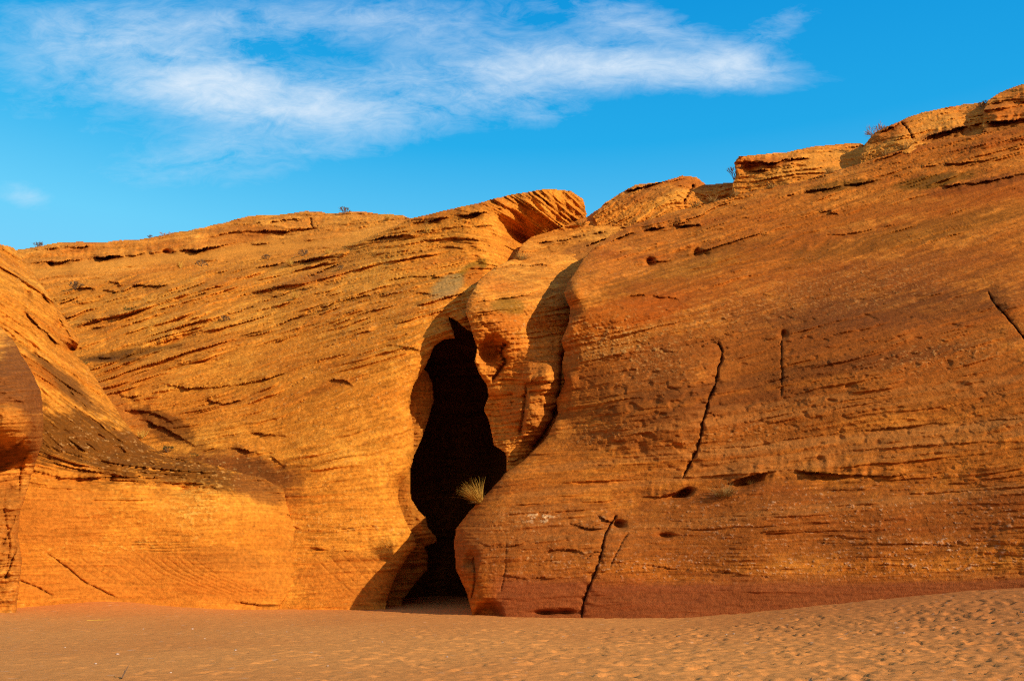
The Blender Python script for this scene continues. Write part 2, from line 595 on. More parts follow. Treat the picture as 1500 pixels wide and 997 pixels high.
A.bump(255, 500, 30, 7, 0.6, -20)
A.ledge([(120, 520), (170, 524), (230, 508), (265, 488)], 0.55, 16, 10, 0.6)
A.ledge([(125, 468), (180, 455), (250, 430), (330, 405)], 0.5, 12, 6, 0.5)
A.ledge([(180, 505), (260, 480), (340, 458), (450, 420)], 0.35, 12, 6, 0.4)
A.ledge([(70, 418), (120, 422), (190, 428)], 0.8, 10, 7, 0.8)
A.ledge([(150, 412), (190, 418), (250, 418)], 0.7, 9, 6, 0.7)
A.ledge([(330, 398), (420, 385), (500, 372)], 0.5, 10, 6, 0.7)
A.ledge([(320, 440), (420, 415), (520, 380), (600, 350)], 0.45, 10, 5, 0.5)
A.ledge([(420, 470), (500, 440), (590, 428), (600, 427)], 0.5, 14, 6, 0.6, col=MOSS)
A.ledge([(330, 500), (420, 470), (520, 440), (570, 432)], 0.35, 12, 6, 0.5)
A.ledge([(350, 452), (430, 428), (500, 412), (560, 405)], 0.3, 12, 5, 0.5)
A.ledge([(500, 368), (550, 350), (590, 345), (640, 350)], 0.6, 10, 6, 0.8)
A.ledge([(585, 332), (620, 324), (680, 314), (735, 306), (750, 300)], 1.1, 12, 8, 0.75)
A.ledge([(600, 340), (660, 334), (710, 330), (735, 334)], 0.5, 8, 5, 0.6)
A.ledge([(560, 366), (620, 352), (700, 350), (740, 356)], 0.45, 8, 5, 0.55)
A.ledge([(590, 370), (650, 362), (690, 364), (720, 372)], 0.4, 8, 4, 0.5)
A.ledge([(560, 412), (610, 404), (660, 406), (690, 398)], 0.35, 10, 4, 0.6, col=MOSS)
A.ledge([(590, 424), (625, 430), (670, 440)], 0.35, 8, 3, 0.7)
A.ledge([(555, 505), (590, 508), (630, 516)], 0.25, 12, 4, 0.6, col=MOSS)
A.zone(690, 395, 28, 9, MOSS, 0.8, -30)
A.zone(660, 415, 32, 12, MOSS, 0.6, -25)
A.zone(693, 405, 16, 12, RUST, 0.8, -40)
A.zone(655, 420, 26, 14, (0.42, 0.29, 0.17), 0.55, -30)
# swirling erosion face of the dome
for (x, y, rx, ry, d, rot) in ((757, 343, 26, 13, 1.9, 40), (735, 325, 20, 5, 0.5, 50), (770, 305, 22, 5, 0.55, 50), (785, 300, 20, 4, 0.5, 55),
                               (750, 308, 20, 4, 0.4, 45), (800, 295, 16, 4, 0.6, 60), (700, 385, 16, 6, 0.6, 60), (725, 350, 22, 5, 0.5, 52),
                               (815, 300, 14, 3, 0.4, 62), (830, 300, 14, 3, 0.4, 68), (842, 303, 12, 3, 0.4, 75), (765, 322, 14, 5, 0.8, 45), (790, 322, 8, 4, 0.5, 60)):
    A.bump(x, y, rx, ry, d * 0.42 if d < 1.5 else d * 0.85, rot)
A.zone(795, 305, 12, 5, OCHRE, 0.8, 20)
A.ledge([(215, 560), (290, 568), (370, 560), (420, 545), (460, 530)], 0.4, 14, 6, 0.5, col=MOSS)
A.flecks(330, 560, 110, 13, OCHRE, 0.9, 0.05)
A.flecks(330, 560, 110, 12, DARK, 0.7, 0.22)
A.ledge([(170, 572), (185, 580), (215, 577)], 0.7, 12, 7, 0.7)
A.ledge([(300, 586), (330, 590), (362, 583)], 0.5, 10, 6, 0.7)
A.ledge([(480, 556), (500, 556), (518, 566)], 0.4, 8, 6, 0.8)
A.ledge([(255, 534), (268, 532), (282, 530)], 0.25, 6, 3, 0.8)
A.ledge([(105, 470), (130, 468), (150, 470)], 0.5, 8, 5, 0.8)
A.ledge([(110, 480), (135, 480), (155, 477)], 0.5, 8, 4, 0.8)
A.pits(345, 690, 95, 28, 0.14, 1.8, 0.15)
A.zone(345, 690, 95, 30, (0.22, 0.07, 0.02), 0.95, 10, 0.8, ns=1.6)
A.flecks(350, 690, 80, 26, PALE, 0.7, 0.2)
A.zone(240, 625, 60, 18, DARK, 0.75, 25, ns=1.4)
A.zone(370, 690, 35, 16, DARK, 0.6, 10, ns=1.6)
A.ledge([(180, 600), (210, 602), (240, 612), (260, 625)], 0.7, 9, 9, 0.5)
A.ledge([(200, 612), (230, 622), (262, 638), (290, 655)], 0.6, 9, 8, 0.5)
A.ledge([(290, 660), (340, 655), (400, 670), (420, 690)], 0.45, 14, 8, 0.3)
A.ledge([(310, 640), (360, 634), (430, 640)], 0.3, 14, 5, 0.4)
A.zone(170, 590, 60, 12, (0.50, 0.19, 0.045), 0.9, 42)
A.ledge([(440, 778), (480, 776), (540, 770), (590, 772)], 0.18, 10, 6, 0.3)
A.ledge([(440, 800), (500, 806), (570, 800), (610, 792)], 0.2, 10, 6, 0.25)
A.crack([(405, 720), (415, 740), (410, 765), (440, 775)], 5, 0.3)
A.flecks(500, 770, 90, 16, PALE, 0.5, 0.15)
A.zone(520, 850, 90, 40, (0.50, 0.17, 0.035), 0.6, 0)
for q in range(6):
    A.crack([(450 + q * 22, 800 + q * 3), (480 + q * 22, 835), (525 + q * 20, 875)], 2.0, 0.035, 1.5, 0.25)
A.bump(586, 722, 16, 22, 0.9)
A.bump(612, 650, 10, 60, 0.3)
A.flecks(520, 420, 160, 60, PALE, 0.4, 0.2, -15, 2.0)
A.flecks(250, 450, 160, 50, PALE, 0.35, 0.22, -15, 2.0)
A.C *= np.array([1.02, 1.02, 0.86])
A.build(stain=0.6)

# ================================================================== BACK RIDGE
R1 = Rock("ridge", [
    (-40, 375, 18), (0, 368, 18), (30, 363, 14), (80, 356, 14), (110, 354, 14), (160, 354, 14), (230, 346, 14), (280, 337, 14), (320, 327, 14), (360, 317, 16), (420, 312, 18),
    (450, 309, 18), (490, 312, 14), (530, 309, 16), (565, 314, 16), (592, 316, 14), (640, 330, 0), (640, 420), (-40, 460)],
    [(0, 375, 62), (0, 410, 59), (150, 358, 63), (150, 400, 58), (300, 335, 63), (300, 385, 57.5), (430, 318, 62), (430, 375, 56), (560, 320, 58),
     (560, 350, 54.5), (620, 345, 54), (300, 430, 54), (0, 440, 57)],
    lambda px, py: py + 0.085 * (px - 300) + 0.0, 201,
    "distant pale sandstone ridge along the left skyline with a thin shadowed ledge", ledge=0.9, rough=1.1, wiggle=0.8)
mid = np.exp(-((R1.py - (382 - 0.10 * (R1.px - 200))) / 11) ** 2)
R1.off *= 1 - 0.65 * mid
R1.ledgemask = R1.ledgemask * (1 - 0.9 * mid)
R1.C = mixc(R1.C, OCHRE, 0.6 * mid)
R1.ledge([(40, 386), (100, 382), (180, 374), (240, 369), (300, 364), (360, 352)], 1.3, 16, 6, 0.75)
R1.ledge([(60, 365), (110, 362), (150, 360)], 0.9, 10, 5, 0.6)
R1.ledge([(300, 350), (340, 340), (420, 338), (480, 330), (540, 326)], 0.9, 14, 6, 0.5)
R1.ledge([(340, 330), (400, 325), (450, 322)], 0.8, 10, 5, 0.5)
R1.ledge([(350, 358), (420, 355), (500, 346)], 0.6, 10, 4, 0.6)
R1.crack([(455, 318), (458, 335)], 2, 0.6, 1, 0.5)
R1.zone(340, 345, 60, 14, RUST, 0.5, -8)
R1.bump(245, 369, 8, 3, 0.9)
R1.bump(75, 386, 4, 3, 0.8)
R1.build()

# ================================================================== LEFT OUTCROP (with the smooth lower wall)
B = Rock("outcrop", [
    (-40, 340, 30), (0, 357, 30), (22, 363, 28), (45, 393, 26), (70, 428, 24), (95, 463, 20), (117, 495, 14), (114, 510, 12), (108, 517, 14), (125, 530, 16), (150, 565, 16), (178, 610, 18),
    (205, 645, 20), (250, 668, 24), (320, 682, 24), (385, 698, 12), (415, 715, 7), (420, 735, 6), (426, 755, 6), (443, 774, 5), (444, 800, 3), (434, 850, 3), (410, 888, 3), (400, 915), (-40, 915)],
    [(0, 890, 28.2), (200, 885, 30.4), (400, 885, 32.15), (435, 820, 32.9), (0, 760, 28.0), (200, 780, 30.2), (400, 780, 32.75), (60, 700, 28.6), (200, 715, 30.2), (330, 720, 31.7), (410, 740, 33.2),
     (60, 620, 29.8), (120, 620, 31.0), (170, 650, 31.6), (250, 685, 32.3), (350, 700, 33.0), (0, 560, 30), (50, 540, 31.0), (100, 560, 32.3), (0, 480, 31.5), (60, 480, 33), (110, 500, 35.5),
     (0, 420, 33), (50, 420, 34.8), (0, 365, 36), (40, 392, 37)],
    lambda px, py: np.where(py < 660, py * 0.9 - 0.62 * px, py * 0.9 - 0.62 * px * sstep(740, 640, py) - 0.0), 301,
    "left outcrop with steep slanting beds above a dark speckled band and smooth orange wall", ledge=0.75, rough=0.8, wiggle=0.6)
kB = sstep(735, 660, B.py - 0.08 * B.px)
B.off *= (0.20 + 0.9 * kB)
B.C = mixc(B.C, (0.60, 0.232, 0.044), 0.35 * (1 - kB))
B.lam *= 0.4 + 0.6 * kB
B.ledgemask = B.ledgemask * kB
B.zone(95, 562, 66, 13, (0.17, 0.068, 0.024), 0.85, 40, 0.7, ns=1.2)
B.zone(150, 652, 125, 44, (0.175, 0.064, 0.014), 0.95, 17, 0.7, ns=2.3)
B.pits(150, 652, 125, 40, 0.16, 1.9, 0.12)
B.pits(150, 652, 125, 40, -0.12, 1.3, 0.15)
B.zone(290, 692, 105, 22, (0.17, 0.062, 0.014), 0.92, 14, 0.7, ns=2.3)
B.pits(290, 692, 100, 20, 0.16, 1.9, 0.12)
B.off -= 0.0
B.zone(380, 712, 40, 26, BROWN, 0.8, 25, 0.4, ns=1.0)
B.flecks(150, 650, 130, 40, (0.62, 0.36, 0.19), 0.8, 0.17, 17)
B.flecks(290, 690, 90, 22, (0.62, 0.36, 0.17), 0.8, 0.17, 12)
B.zone(55, 545, 40, 12, RUST, 0.7, 45)
B.ledge([(40, 690), (100, 698), (160, 698), (235, 700), (270, 712)], 0.55, 18, 10, 0.25, col=RUST)
B.ledge([(255, 712), (285, 708), (315, 714), (322, 730)], 0.5, 16, 10, 0.3, col=RUST)
B.zone(220, 850, 200, 45, (0.56, 0.21, 0.042), 0.85, 0)
B.zone(90, 760, 70, 45, (0.55, 0.20, 0.04), 0.8, 0)
B.flecks(190, 750, 90, 45, (0.78, 0.42, 0.11), 0.5, 0.12)
B.flecks(290, 740, 40, 35, (0.80, 0.46, 0.13), 0.8, 0.02)
B.flecks(150, 800, 120, 14, (0.80, 0.46, 0.13), 0.6, 0.10)
for (y, x0, x1) in ((793, 190, 290), (797, 192, 280), (801, 195, 300), (806, 210, 290), (783, 250, 300)):
    B.crack([(x0, y), ((x0 + x1) / 2, y + 1), (x1, y - 1)], 1.3, 0.05, 1.2, 0.75)
for q in range(7):
    B.crack([(195 + q * 14, 808 + q), (235 + q * 13, 838), (290 + q * 13, 862), (345 + q * 9, 878)], 1.6, 0.045, 1.5, 0.22)
for q in range(5):
    B.crack([(95 + q * 20, 815), (130 + q * 20, 838), (165 + q * 18, 858)], 1.4, 0.035, 1.5, 0.2)
B.crack([(65, 808), (95, 828), (125, 852), (175, 878)], 2.6, 0.16, 2, 0.55)
B.crack([(22, 847), (50, 858), (80, 872)], 2.2, 0.16, 2, 0.6)
B.ledge([(340, 880), (380, 884), (415, 886)], 0.3, 8, 4, 0.6)
B.ledge([(415, 752), (430, 760), (446, 776)], 0.5, 8, 6, 0.8)
B.zone(330, 865, 80, 18, (0.52, 0.17, 0.03), 0.6, 8)
B.zone(330, 815, 60, 16, BROWN, 0.35, 5)
B.ledge([(20, 440), (50, 470), (80, 500), (105, 520)], 0.5, 14, 8, 0.3)
B.ledge([(60, 425), (85, 462), (112, 508)], 1.0, 12, 9, 0.4)
B.bump(104, 512, 9, 7, 1.2)
B.bump(160, 700, 14, 7, 0.5)
B.bump(265, 716, 12, 6, 0.4)
B.bump(40, 430, 6, 9, 0.5)
B.bump(85, 478, 5, 8, 0.5)
B.bump(47, 510, 8, 12, 0.5)
B.ledge([(95, 565), (110, 580), (132, 600)], 0.5, 10, 6, 0.6)
B.ledge([(92, 500), (108, 508), (118, 506)], 0.5, 10, 6, 0.7)
B.pits(230, 740, 100, 40, 0.06, 1.2, 0.35)
B.C *= np.array([0.98, 0.98, 0.82])
B.build(stain=0.4)

# ================================================================== BOULDER at the far left
Cc = Rock("boulder", [
    (-45, 455, 40), (0, 476, 40), (22, 500, 34), (44, 540, 30), (60, 570, 26), (64, 610, 24), (62, 650, 22), (46, 698, 20), (30, 748, 18), (27, 785, 18), (34, 820, 18), (25, 888, 16), (24, 915), (-45, 915)],
    [(-40, 890, 26.6), (15, 890, 27.0), (-40, 800, 26.4), (15, 800, 26.8), (0, 720, 26.6), (35, 720, 27.2), (0, 640, 25.2), (30, 630, 25.4), (55, 640, 26.6), (0, 560, 25.8), (40, 560, 26.6), (0, 490, 28), (-40, 470, 28)],
    dip(0.05), 401, "dark-topped rounded boulder with an overhanging nose above a fluted pillar, at the far left edge", ledge=0.35, rough=1.0, wiggle=0.8)
Cc.zone(18, 565, 64, 90, (0.20, 0.068, 0.022), 0.9, 20, 0.5, ns=1.4)
Cc.pits(25, 560, 60, 80, 0.14, 1.4, 0.15)
Cc.pits(15, 560, 50, 60, 0.10, 1.6, 0.25)
Cc.zone(55, 640, 18, 50, BROWN, 0.8, 0, 0.4)
Cc.zone(12, 622, 34, 26, ORANGE, 0.75, 0, 0.6, ns=1.2)
Cc.pits(10, 620, 40, 40, 0.12, 2.2, 0.2)
Cc.bump(5, 585, 60, 62, -1.0, 0, 1.6)
Cc.bump(8, 690, 56, 34, 1.7, -18, 1.5)
Cc.ledge([(-40, 668), (0, 662), (20, 655), (42, 636)], 1.4, 16, 14, 0.5)
Cc.zone(8, 780, 44, 90, (0.36, 0.125, 0.026), 0.6, 0, 0.9, ns=1.6)
Cc.zone(12, 670, 46, 15, DARK, 0.85, -18, 0.6)  # shade under the overhanging nose, painted into the rock colour
Cc.crack([(45, 650), (30, 690), (28, 740)], 5, 0.2, 1.0, 0.05, 0.3, False)
Cc.crack([(60, 660), (48, 690), (38, 730)], 4, 0.15, 1.0, 0.05, 0.3, False)
Cc.crack([(12, 690), (6, 740), (14, 800), (4, 860)], 5, 0.15, 1.0, 0.05, 0.3, False)
Cc.crack([(2, 800), (18, 770), (24, 750)], 3, 0.2, 1.5, 0.15)
Cc.crack([(26, 800), (14, 830), (6, 850)], 3, 0.3, 2, 0.3)
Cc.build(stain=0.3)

# ================================================================== NUB between slot and right wall
D_ = Rock("buttress", [
    (681, 458, 14), (684, 440, 18), (700, 411, 20), (722, 392, 18), (748, 380, 16), (775, 372, 16), (810, 372, 14), (860, 372, 0), (880, 420), (870, 600), (800, 690, 0), (765, 705, 0), (742, 690, 8), (740, 664, 10), (722, 652, 14),
    (716, 620, 16), (707, 600, 18), (714, 580, 18), (711, 563, 18), (700, 545, 18), (694, 528, 18), (699, 508, 18), (690, 482, 16)],
    [(685, 455, 34.2), (720, 480, 33.8), (760, 480, 34.4), (800, 480, 35.8), (820, 470, 36.4), (705, 415, 35.8), (760, 390, 40.5), (820, 385, 42.5), (770, 430, 36.0), (820, 430, 37.8),
     (705, 560, 34.6), (760, 560, 34.4), (808, 555, 33.5), (730, 640, 34.2), (787, 622, 33.2), (745, 680, 33.4), (800, 660, 35), (850, 600, 36.5), (850, 450, 39)],
    dip(0.10, 750), 501, "narrow sandstone buttress with hollowed flank between the dark slot and the big right wall", ledge=0.7, rough=1.0, wiggle=0.6)
D_.ledge([(684, 448), (720, 440), (770, 432), (800, 428)], 0.4, 12, 6, 0.6)
D_.ledge([(690, 462), (730, 458), (770, 450)], 0.3, 10, 5, 0.6, col=MOSS)
D_.zone(745, 448, 25, 12, MOSS, 0.7, 5)
D_.zone(735, 470, 30, 12, RUST, 0.5, 0)
D_.ledge([(700, 396), (760, 388), (820, 390)], 0.4, 8, 5, 0.6)
D_.crack([(746, 500), (735, 515), (740, 530), (728, 548), (718, 560)], 9, 0.8, 2, 0.4)
D_.bump(718, 515, 17, 20, 1.3, 15, 1.6)
D_.bump(725, 600, 14, 26, 0.5, -10)
D_.bump(770, 570, 12, 40, -0.4, 8)
D_.crack([(772, 560), (768, 600), (760, 640)], 8, 0.6, 2, 0.3)
D_.ledge([(765, 560), (790, 558), (815, 560)], 0.7, 16, 7, 0.5)
D_.crack([(826, 505), (822, 545), (818, 590), (800, 630), (772, 668)], 6, 1.0, 2, 0.6)
D_.bump(800, 545, 14, 22, -0.5, 20)
D_.ledge([(735, 680), (755, 672), (775, 668)], 0.4, 8, 4, 0.6)
D_.flecks(770, 480, 50, 40, PALE, 0.4, 0.18)
D_.zone(780, 600, 40, 60, (0.42, 0.15, 0.035), 0.5)
D_.build(stain=0.45)

# ================================================================== UPPER SLOPE behind the right wall
E_ = Rock("slope", [
    (752, 378, 10), (765, 358, 12), (780, 345, 12), (815, 335, 12), (860, 316, 10), (885, 300, 10), (930, 288, 10), (1000, 276, 10), (1060, 268, 10), (1090, 268, 0), (1090, 330), (950, 400), (870, 440), (800, 440), (752, 420)],
    [(760, 375, 44), (790, 350, 47), (860, 320, 50), (930, 295, 52), (1050, 272, 53), (820, 380, 44), (860, 390, 43), (900, 360, 45), (1000, 320, 48), (800, 420, 41.5), (1080, 300, 49)],
    dip(0.18, 850), 601, "low sloping rock bench with dry grass in the notch between dome and right wall", ledge=0.9, rough=1.0, wiggle=0.6)
E_.ledge([(775, 356), (820, 352), (870, 342), (900, 336)], 0.5, 10, 5, 0.7)
E_.ledge([(850, 365), (880, 352), (920, 342)], 0.5, 10, 5, 0.7)
E_.ledge([(775, 392), (810, 388), (850, 380)], 0.5, 8, 5, 0.7)
E_.zone(845, 375, 30, 16, BROWN, 0.6, -30)
E_.build()


# ================================================================== SKYLINE KNOBS
def knob(outline, depth, seed, label, st, feats):
    kb = Rock("knob", outline, depth, st, seed, label, ledge=1.0, rough=1.2, wiggle=0.6)
    for f in feats:
        getattr(kb, f[0])(*f[1:])
    kb.build()
    return kb


knob([(866, 318, 8), (885, 297, 12), (905, 285, 14), (930, 270, 16), (965, 266, 16), (1000, 257, 18), (1022, 260, 16), (1034, 270, 12), (1075, 268, 6), (1075, 300, 0), (1000, 320, 0), (880, 340, 0)],
     [(880, 305, 49.5), (930, 290, 49), (1000, 280, 49), (1025, 285, 49.5), (1060, 275, 51), (900, 330, 48), (1000, 310, 48), (940, 272, 50.5), (1000, 262, 51)],
     701, "low rounded knob of slanting beds on the skyline just right of the dome", lambda px, py: py + 0.55 * (px - 950) * sstep(1040, 960, px) + 0.1 * px,
     [("ledge", [(905, 290), (925, 278), (965, 268), (1005, 262)], 0.9, 8, 6, 0.6), ("zone", 985, 290, 34, 9, OCHRE, 0.8, -25), ("zone", 1005, 268, 24, 9, RUST, 0.7, 10),
      ("crack", [(1018, 268), (1008, 285), (1000, 298)], 4, 0.6), ("zone", 940, 288, 40, 10, BROWN, 0.5, -15)])
knob([(1072, 268, 8), (1078, 256, 10), (1074, 238, 10), (1080, 229, 12), (1110, 226, 12), (1150, 223, 12), (1190, 214, 12), (1230, 210, 12), (1262, 209, 12), (1285, 225, 0), (1285, 260, 0), (1200, 285, 0), (1075, 290, 0)],
     [(1085, 260, 47.5), (1085, 235, 47.5), (1150, 245, 46.5), (1150, 228, 48), (1220, 240, 46.5), (1250, 215, 49), (1270, 230, 47), (1150, 275, 45), (1250, 260, 45)],
     801, "flat-topped knob on the skyline with a dark undercut lip at its left end", dip(0.12, 1150),
     [("ledge", [(1072, 240), (1090, 238), (1130, 238), (1165, 232), (1195, 232)], 1.6, 9, 7, 0.85), ("zone", 1120, 238, 52, 8, RUST, 0.8, -2), ("ledge", [(1085, 252), (1130, 248), (1180, 244)], 0.8, 8, 5, 0.5),
      ("zone", 1200, 240, 60, 14, OCHRE, 0.4, -8), ("bump", 1098, 246, 14, 8, 0.7)])
knob([(1258, 232, 10), (1266, 210, 12), (1280, 194, 16), (1300, 184, 18), (1330, 171, 18), (1370, 160, 18), (1410, 152, 18), (1440, 150, 14), (1470, 155, 0), (1475, 215, 0), (1380, 240, 0), (1262, 255, 0)],
     [(1275, 215, 45.5), (1320, 200, 44.5), (1330, 180, 46), (1400, 180, 45), (1410, 160, 47), (1450, 170, 45), (1300, 240, 43.5), (1400, 210, 43.5), (1460, 205, 43)],
     901, "broad knob high on the right skyline with a seam running down its face", dip(0.22, 1350),
     [("crack", [(1318, 178), (1330, 190), (1338, 205)], 3, 0.6, 2, 0.8), ("ledge", [(1268, 205), (1290, 192), (1322, 180)], 0.9, 9, 8, 0.7), ("zone", 1300, 196, 34, 12, RUST, 0.7, -35),
      ("ledge", [(1340, 212), (1370, 196), (1420, 184), (1440, 180)], 1.5, 12, 9, 0.8), ("zone", 1390, 196, 44, 9, BROWN, 0.6, -14)])
knob([(1438, 190, 8), (1440, 165, 10), (1444, 148, 12), (1462, 136, 14), (1485, 126, 16), (1520, 116, 16), (1560, 110, 10), (1560, 220, 0), (1440, 225, 0)],
     [(1450, 165, 44), (1500, 140, 44.5), (1500, 170, 43), (1550, 130, 44.5), (1550, 180, 42), (1450, 205, 42), (1500, 205, 41.5), (1470, 140, 45.5)],
     951, "topmost knob in the upper right corner with stacked thin dark ledges", dip(0.10, 1500),
     [("ledge", [(1442, 152), (1470, 150), (1520, 146)], 1.0, 9, 6, 0.7), ("ledge", [(1440, 180), (1470, 178), (1520, 170)], 1.5, 12, 9, 0.8), ("zone", 1490, 160, 50, 22, RUST, 0.7, -8),
      ("ledge", [(1442, 196), (1480, 194), (1540, 188)], 0.9, 8, 7, 0.8), ("zone", 1480, 188, 50, 12, DARK, 0.6, -8)])


# ================================================================== RIGHT WALL
def right_strata(px, py):
    k = np.interp(py, [150, 350, 480, 620, 700, 850], [0.30, 0.30, 0.24, 0.13, 0.06, 0.015])
    return py + k * (px - 1000)


W = Rock("wall", [
    (688, 925), (692, 905, 26), (684, 872, 34), (668, 832, 40), (664, 792, 44), (668, 772, 46), (690, 746, 44), (713, 722, 34), (738, 692, 24), (765, 676, 20), (795, 646, 24),
    (803, 636, 26), (817, 606, 28), (814, 585, 28), (826, 560, 30), (822, 535, 30), (826, 515, 30), (820, 500, 30), (833, 472, 32), (835, 450, 32), (826, 430, 34), (832, 412, 36), (842, 398, 40), (860, 370, 40), (892, 345, 34), (932, 326, 26), (1000, 306, 22), (1100, 280, 20), (1180, 264, 20),
    (1260, 238, 20), (1330, 215, 20), (1450, 192, 20), (1560, 172, 20), (1560, 925)],
    [(700, 905, 28.3), (850, 905, 27.6), (1100, 900, 26.2), (1300, 890, 25.2), (1500, 870, 24.0), (685, 800, 29.0), (760, 800, 28.4), (900, 810, 27.8), (1100, 800, 26.8), (1300, 790, 25.8), (1500, 770, 24.6),
     (720, 725, 30.2), (800, 725, 29.8), (930, 730, 29.4), (1050, 725, 28.6), (1100, 740, 27.8), (1200, 720, 27.6), (1350, 700, 26.8), (1500, 690, 25.6), (770, 680, 31.2),
     (820, 600, 32.8), (900, 600, 31.2), (1020, 600, 30.2), (1200, 600, 28.9), (1500, 580, 26.9), (835, 500, 33.1), (920, 500, 32.6), (1050, 500, 32.0), (1250, 480, 31.0), (1500, 460, 29.4),
     (845, 410, 34.3), (920, 410, 35.2), (1050, 390, 36.2), (1250, 360, 36.2), (1500, 320, 34.8), (900, 350, 40.5), (1000, 312, 43), (1100, 300, 42.0), (1200, 270, 42.5), (1350, 230, 42), (1500, 190, 41.5), (1350, 290, 38.5), (1500, 250, 38.2)],
    right_strata, 1001,
    "huge dark-streaked sandstone wall filling the right half, split by long vertical cracks", ledge=0.9, rough=1.0, wiggle=0.8, cover=0.02)
kW = sstep(430, 300, W.py + 0.25 * (W.px - 1000))
lowW = sstep(560, 680, W.py + 0.12 * (W.px - 1000))
dips = sstep(-0.05, 0.30, fbm(W.P0 * np.array([0.10, 0.10, 0.22]), 3, 1066))
W.off *= (0.30 + 0.62 * kW + 0.06 * lowW + 0.13 * dips)
W.ledgemask = W.ledgemask * (0.06 + 0.7 * kW + 0.10 * dips)
# mineral staining
W.zone(1200, 540, 420, 150, (0.36, 0.130, 0.030), 0.60, -8, 1.0, ns=2.0)
W.zone(1150, 470, 240, 60, (0.33, 0.12, 0.03), 0.5, -14, 1.0, ns=2.4)
W.zone(950, 600, 90, 55, (0.32, 0.12, 0.03), 0.55, -20, 0.9, ns=2.2)
W.zone(1300, 450, 220, 22, (0.16, 0.065, 0.028), 0.5, -6, 0.8, ns=2.0)
W.zone(1180, 545, 260, 10, (0.16, 0.065, 0.028), 0.55, -9, 0.8, ns=2.0)
W.zone(1080, 590, 130, 12, (0.17, 0.065, 0.026), 0.5, -9, 0.8, ns=2.0)
W.zone(930, 455, 85, 24, (0.44, 0.125, 0.018), 0.85, -10, 0.4)
W.zone(880, 475, 50, 22, ORANGE, 0.6, -25, 0.5)
W.zone(900, 505, 80, 14, (0.52, 0.25, 0.06), 0.6, -22, 0.6, ns=1.5)
W.zone(1240, 318, 90, 12, (0.50, 0.17, 0.025), 0.7, -10, 0.5)
W.zone(1370, 265, 60, 9, MOSS, 0.8, -10, 0.5, ns=1.4)
W.zone(1230, 272, 50, 8, MOSS, 0.7, -8, 0.5, ns=1.4)
W.zone(1440, 270, 80, 8, BROWN, 0.7, -10, 0.5, ns=1.4)
W.zone(1000, 400, 160, 20, MOSS, 0.45, -16, 0.8, ns=2.0)
W.zone(1400, 630, 200, 14, (0.50, 0.22, 0.06), 0.6, -5, 0.8, ns=2.0)
W.zone(1150, 770, 400, 60, (0.33, 0.115, 0.034), 0.6, -2, 0.7, ns=1.2)
W.zone(800, 790, 120, 60, (0.42, 0.165, 0.045), 0.6, 0, 0.7)
W.zone(1100, 400, 300, 30, RUST, 0.5, -16, 0.9, ns=2.4)
W.zone(1330, 345, 200, 16, MOSS, 0.45, -12, 0.9, ns=2.2)
W.zone(1420, 290, 140, 14, RUST, 0.6, -12, 0.9, ns=2.0)
W.pits(1150, 560, 420, 160, 0.07, 3.2, 0.30)
W.pits(1150, 480, 420, 160, -0.05, 2.4, 0.28)
for (x, y, rx, ry, k_) in ((1350, 632, 260, 8, 0.6), (1250, 660, 320, 6, 0.5), (1150, 606, 300, 6, 0.4), (1100, 690, 330, 6, 0.45), (1000, 665, 240, 7, 0.5), (1200, 745, 380, 7, 0.4), (1300, 575, 260, 6, 0.4)):
    W.zone(x, y, rx, ry, (0.60, 0.30, 0.10), k_, -6, 0.9, ns=1.8)
for (x, y, rx, ry) in ((900, 505, 80, 24), (960, 540, 70, 30), (1060, 460, 90, 24), (1250, 420, 150, 34), (880, 640, 70, 20), (1080, 640, 120, 22), (1380, 520, 120, 30), (760, 760, 60, 26)):
    W.flecks(x, y, rx, ry, (0.70, 0.42, 0.18), 0.65, 0.10, -8, 2.2)
W.bump(920, 450, 90, 36, -0.45, -14)
W.bump(930, 610, 80, 60, -0.40, -10)
W.bump(1120, 560, 60, 90, 0.30, 0)
W.bump(1290, 540, 120, 80, -0.35, -8)
W.bump(1180, 745, 200, 26, -0.30, -2)
W.C *= np.array([0.76, 0.645, 0.58])[None, :]
# purple foot band
foot = sstep(832, 862, W.py + 16 * W.mot + 14 * W.streak2 + 8 * W.fine + np.where(W.px < 860, 4, 0)) * sstep(700, 740, W.px)
W.C = W.C + (np.array(PURPLE)[None, :] * (1 + 0.22 * W.streak2 + 0.12 * W.streak)[:, None] - W.C) * (0.85 * foot)[:, None]
W.off = W.off * (1 - 0.72 * foot)
W.flecks(1060, 830, 330, 20, (0.74, 0.48, 0.36), 0.75, 0.18, 0, 2.6)
W.flecks(1250, 760, 300, 60, (0.72, 0.46, 0.32), 0.7, 0.2, 0, 2.2)
W.flecks(1370, 812, 150, 26, (0.80, 0.56, 0.45), 0.85, 0.17, 0, 2.6)
W.flecks(1120, 760, 300, 34, (0.62, 0.36, 0.20), 0.6, 0.22)
W.flecks(800, 800, 110, 50, (0.66, 0.42, 0.24), 0.6, 0.20)
W.flecks(790, 758, 22, 8, (0.85, 0.62, 0.42), 0.75, 0.02)
W.flecks(1000, 480, 180, 60, (0.60, 0.33, 0.12), 0.5, 0.2)
W.flecks(900, 500, 90, 30, (0.66, 0.40, 0.16), 0.7, 0.08)
W.flecks(1300, 400, 300, 80, (0.55, 0.30, 0.12), 0.45, 0.22)
W.flecks(1150, 330, 240, 60, DARK, 0.55, 0.22)
W.flecks(1150, 560, 330, 110, DARK, 0.5, 0.25)
W.pits(960, 600, 110, 70, 0.12, 2.2, 0.16)
W.pits(1260, 520, 260, 110, 0.12, 1.5, 0.34)
W.pits(1150, 620, 330, 60, 0.09, 1.8, 0.36)
W.pits(1100, 470, 140, 60, 0.10, 1.3, 0.3)
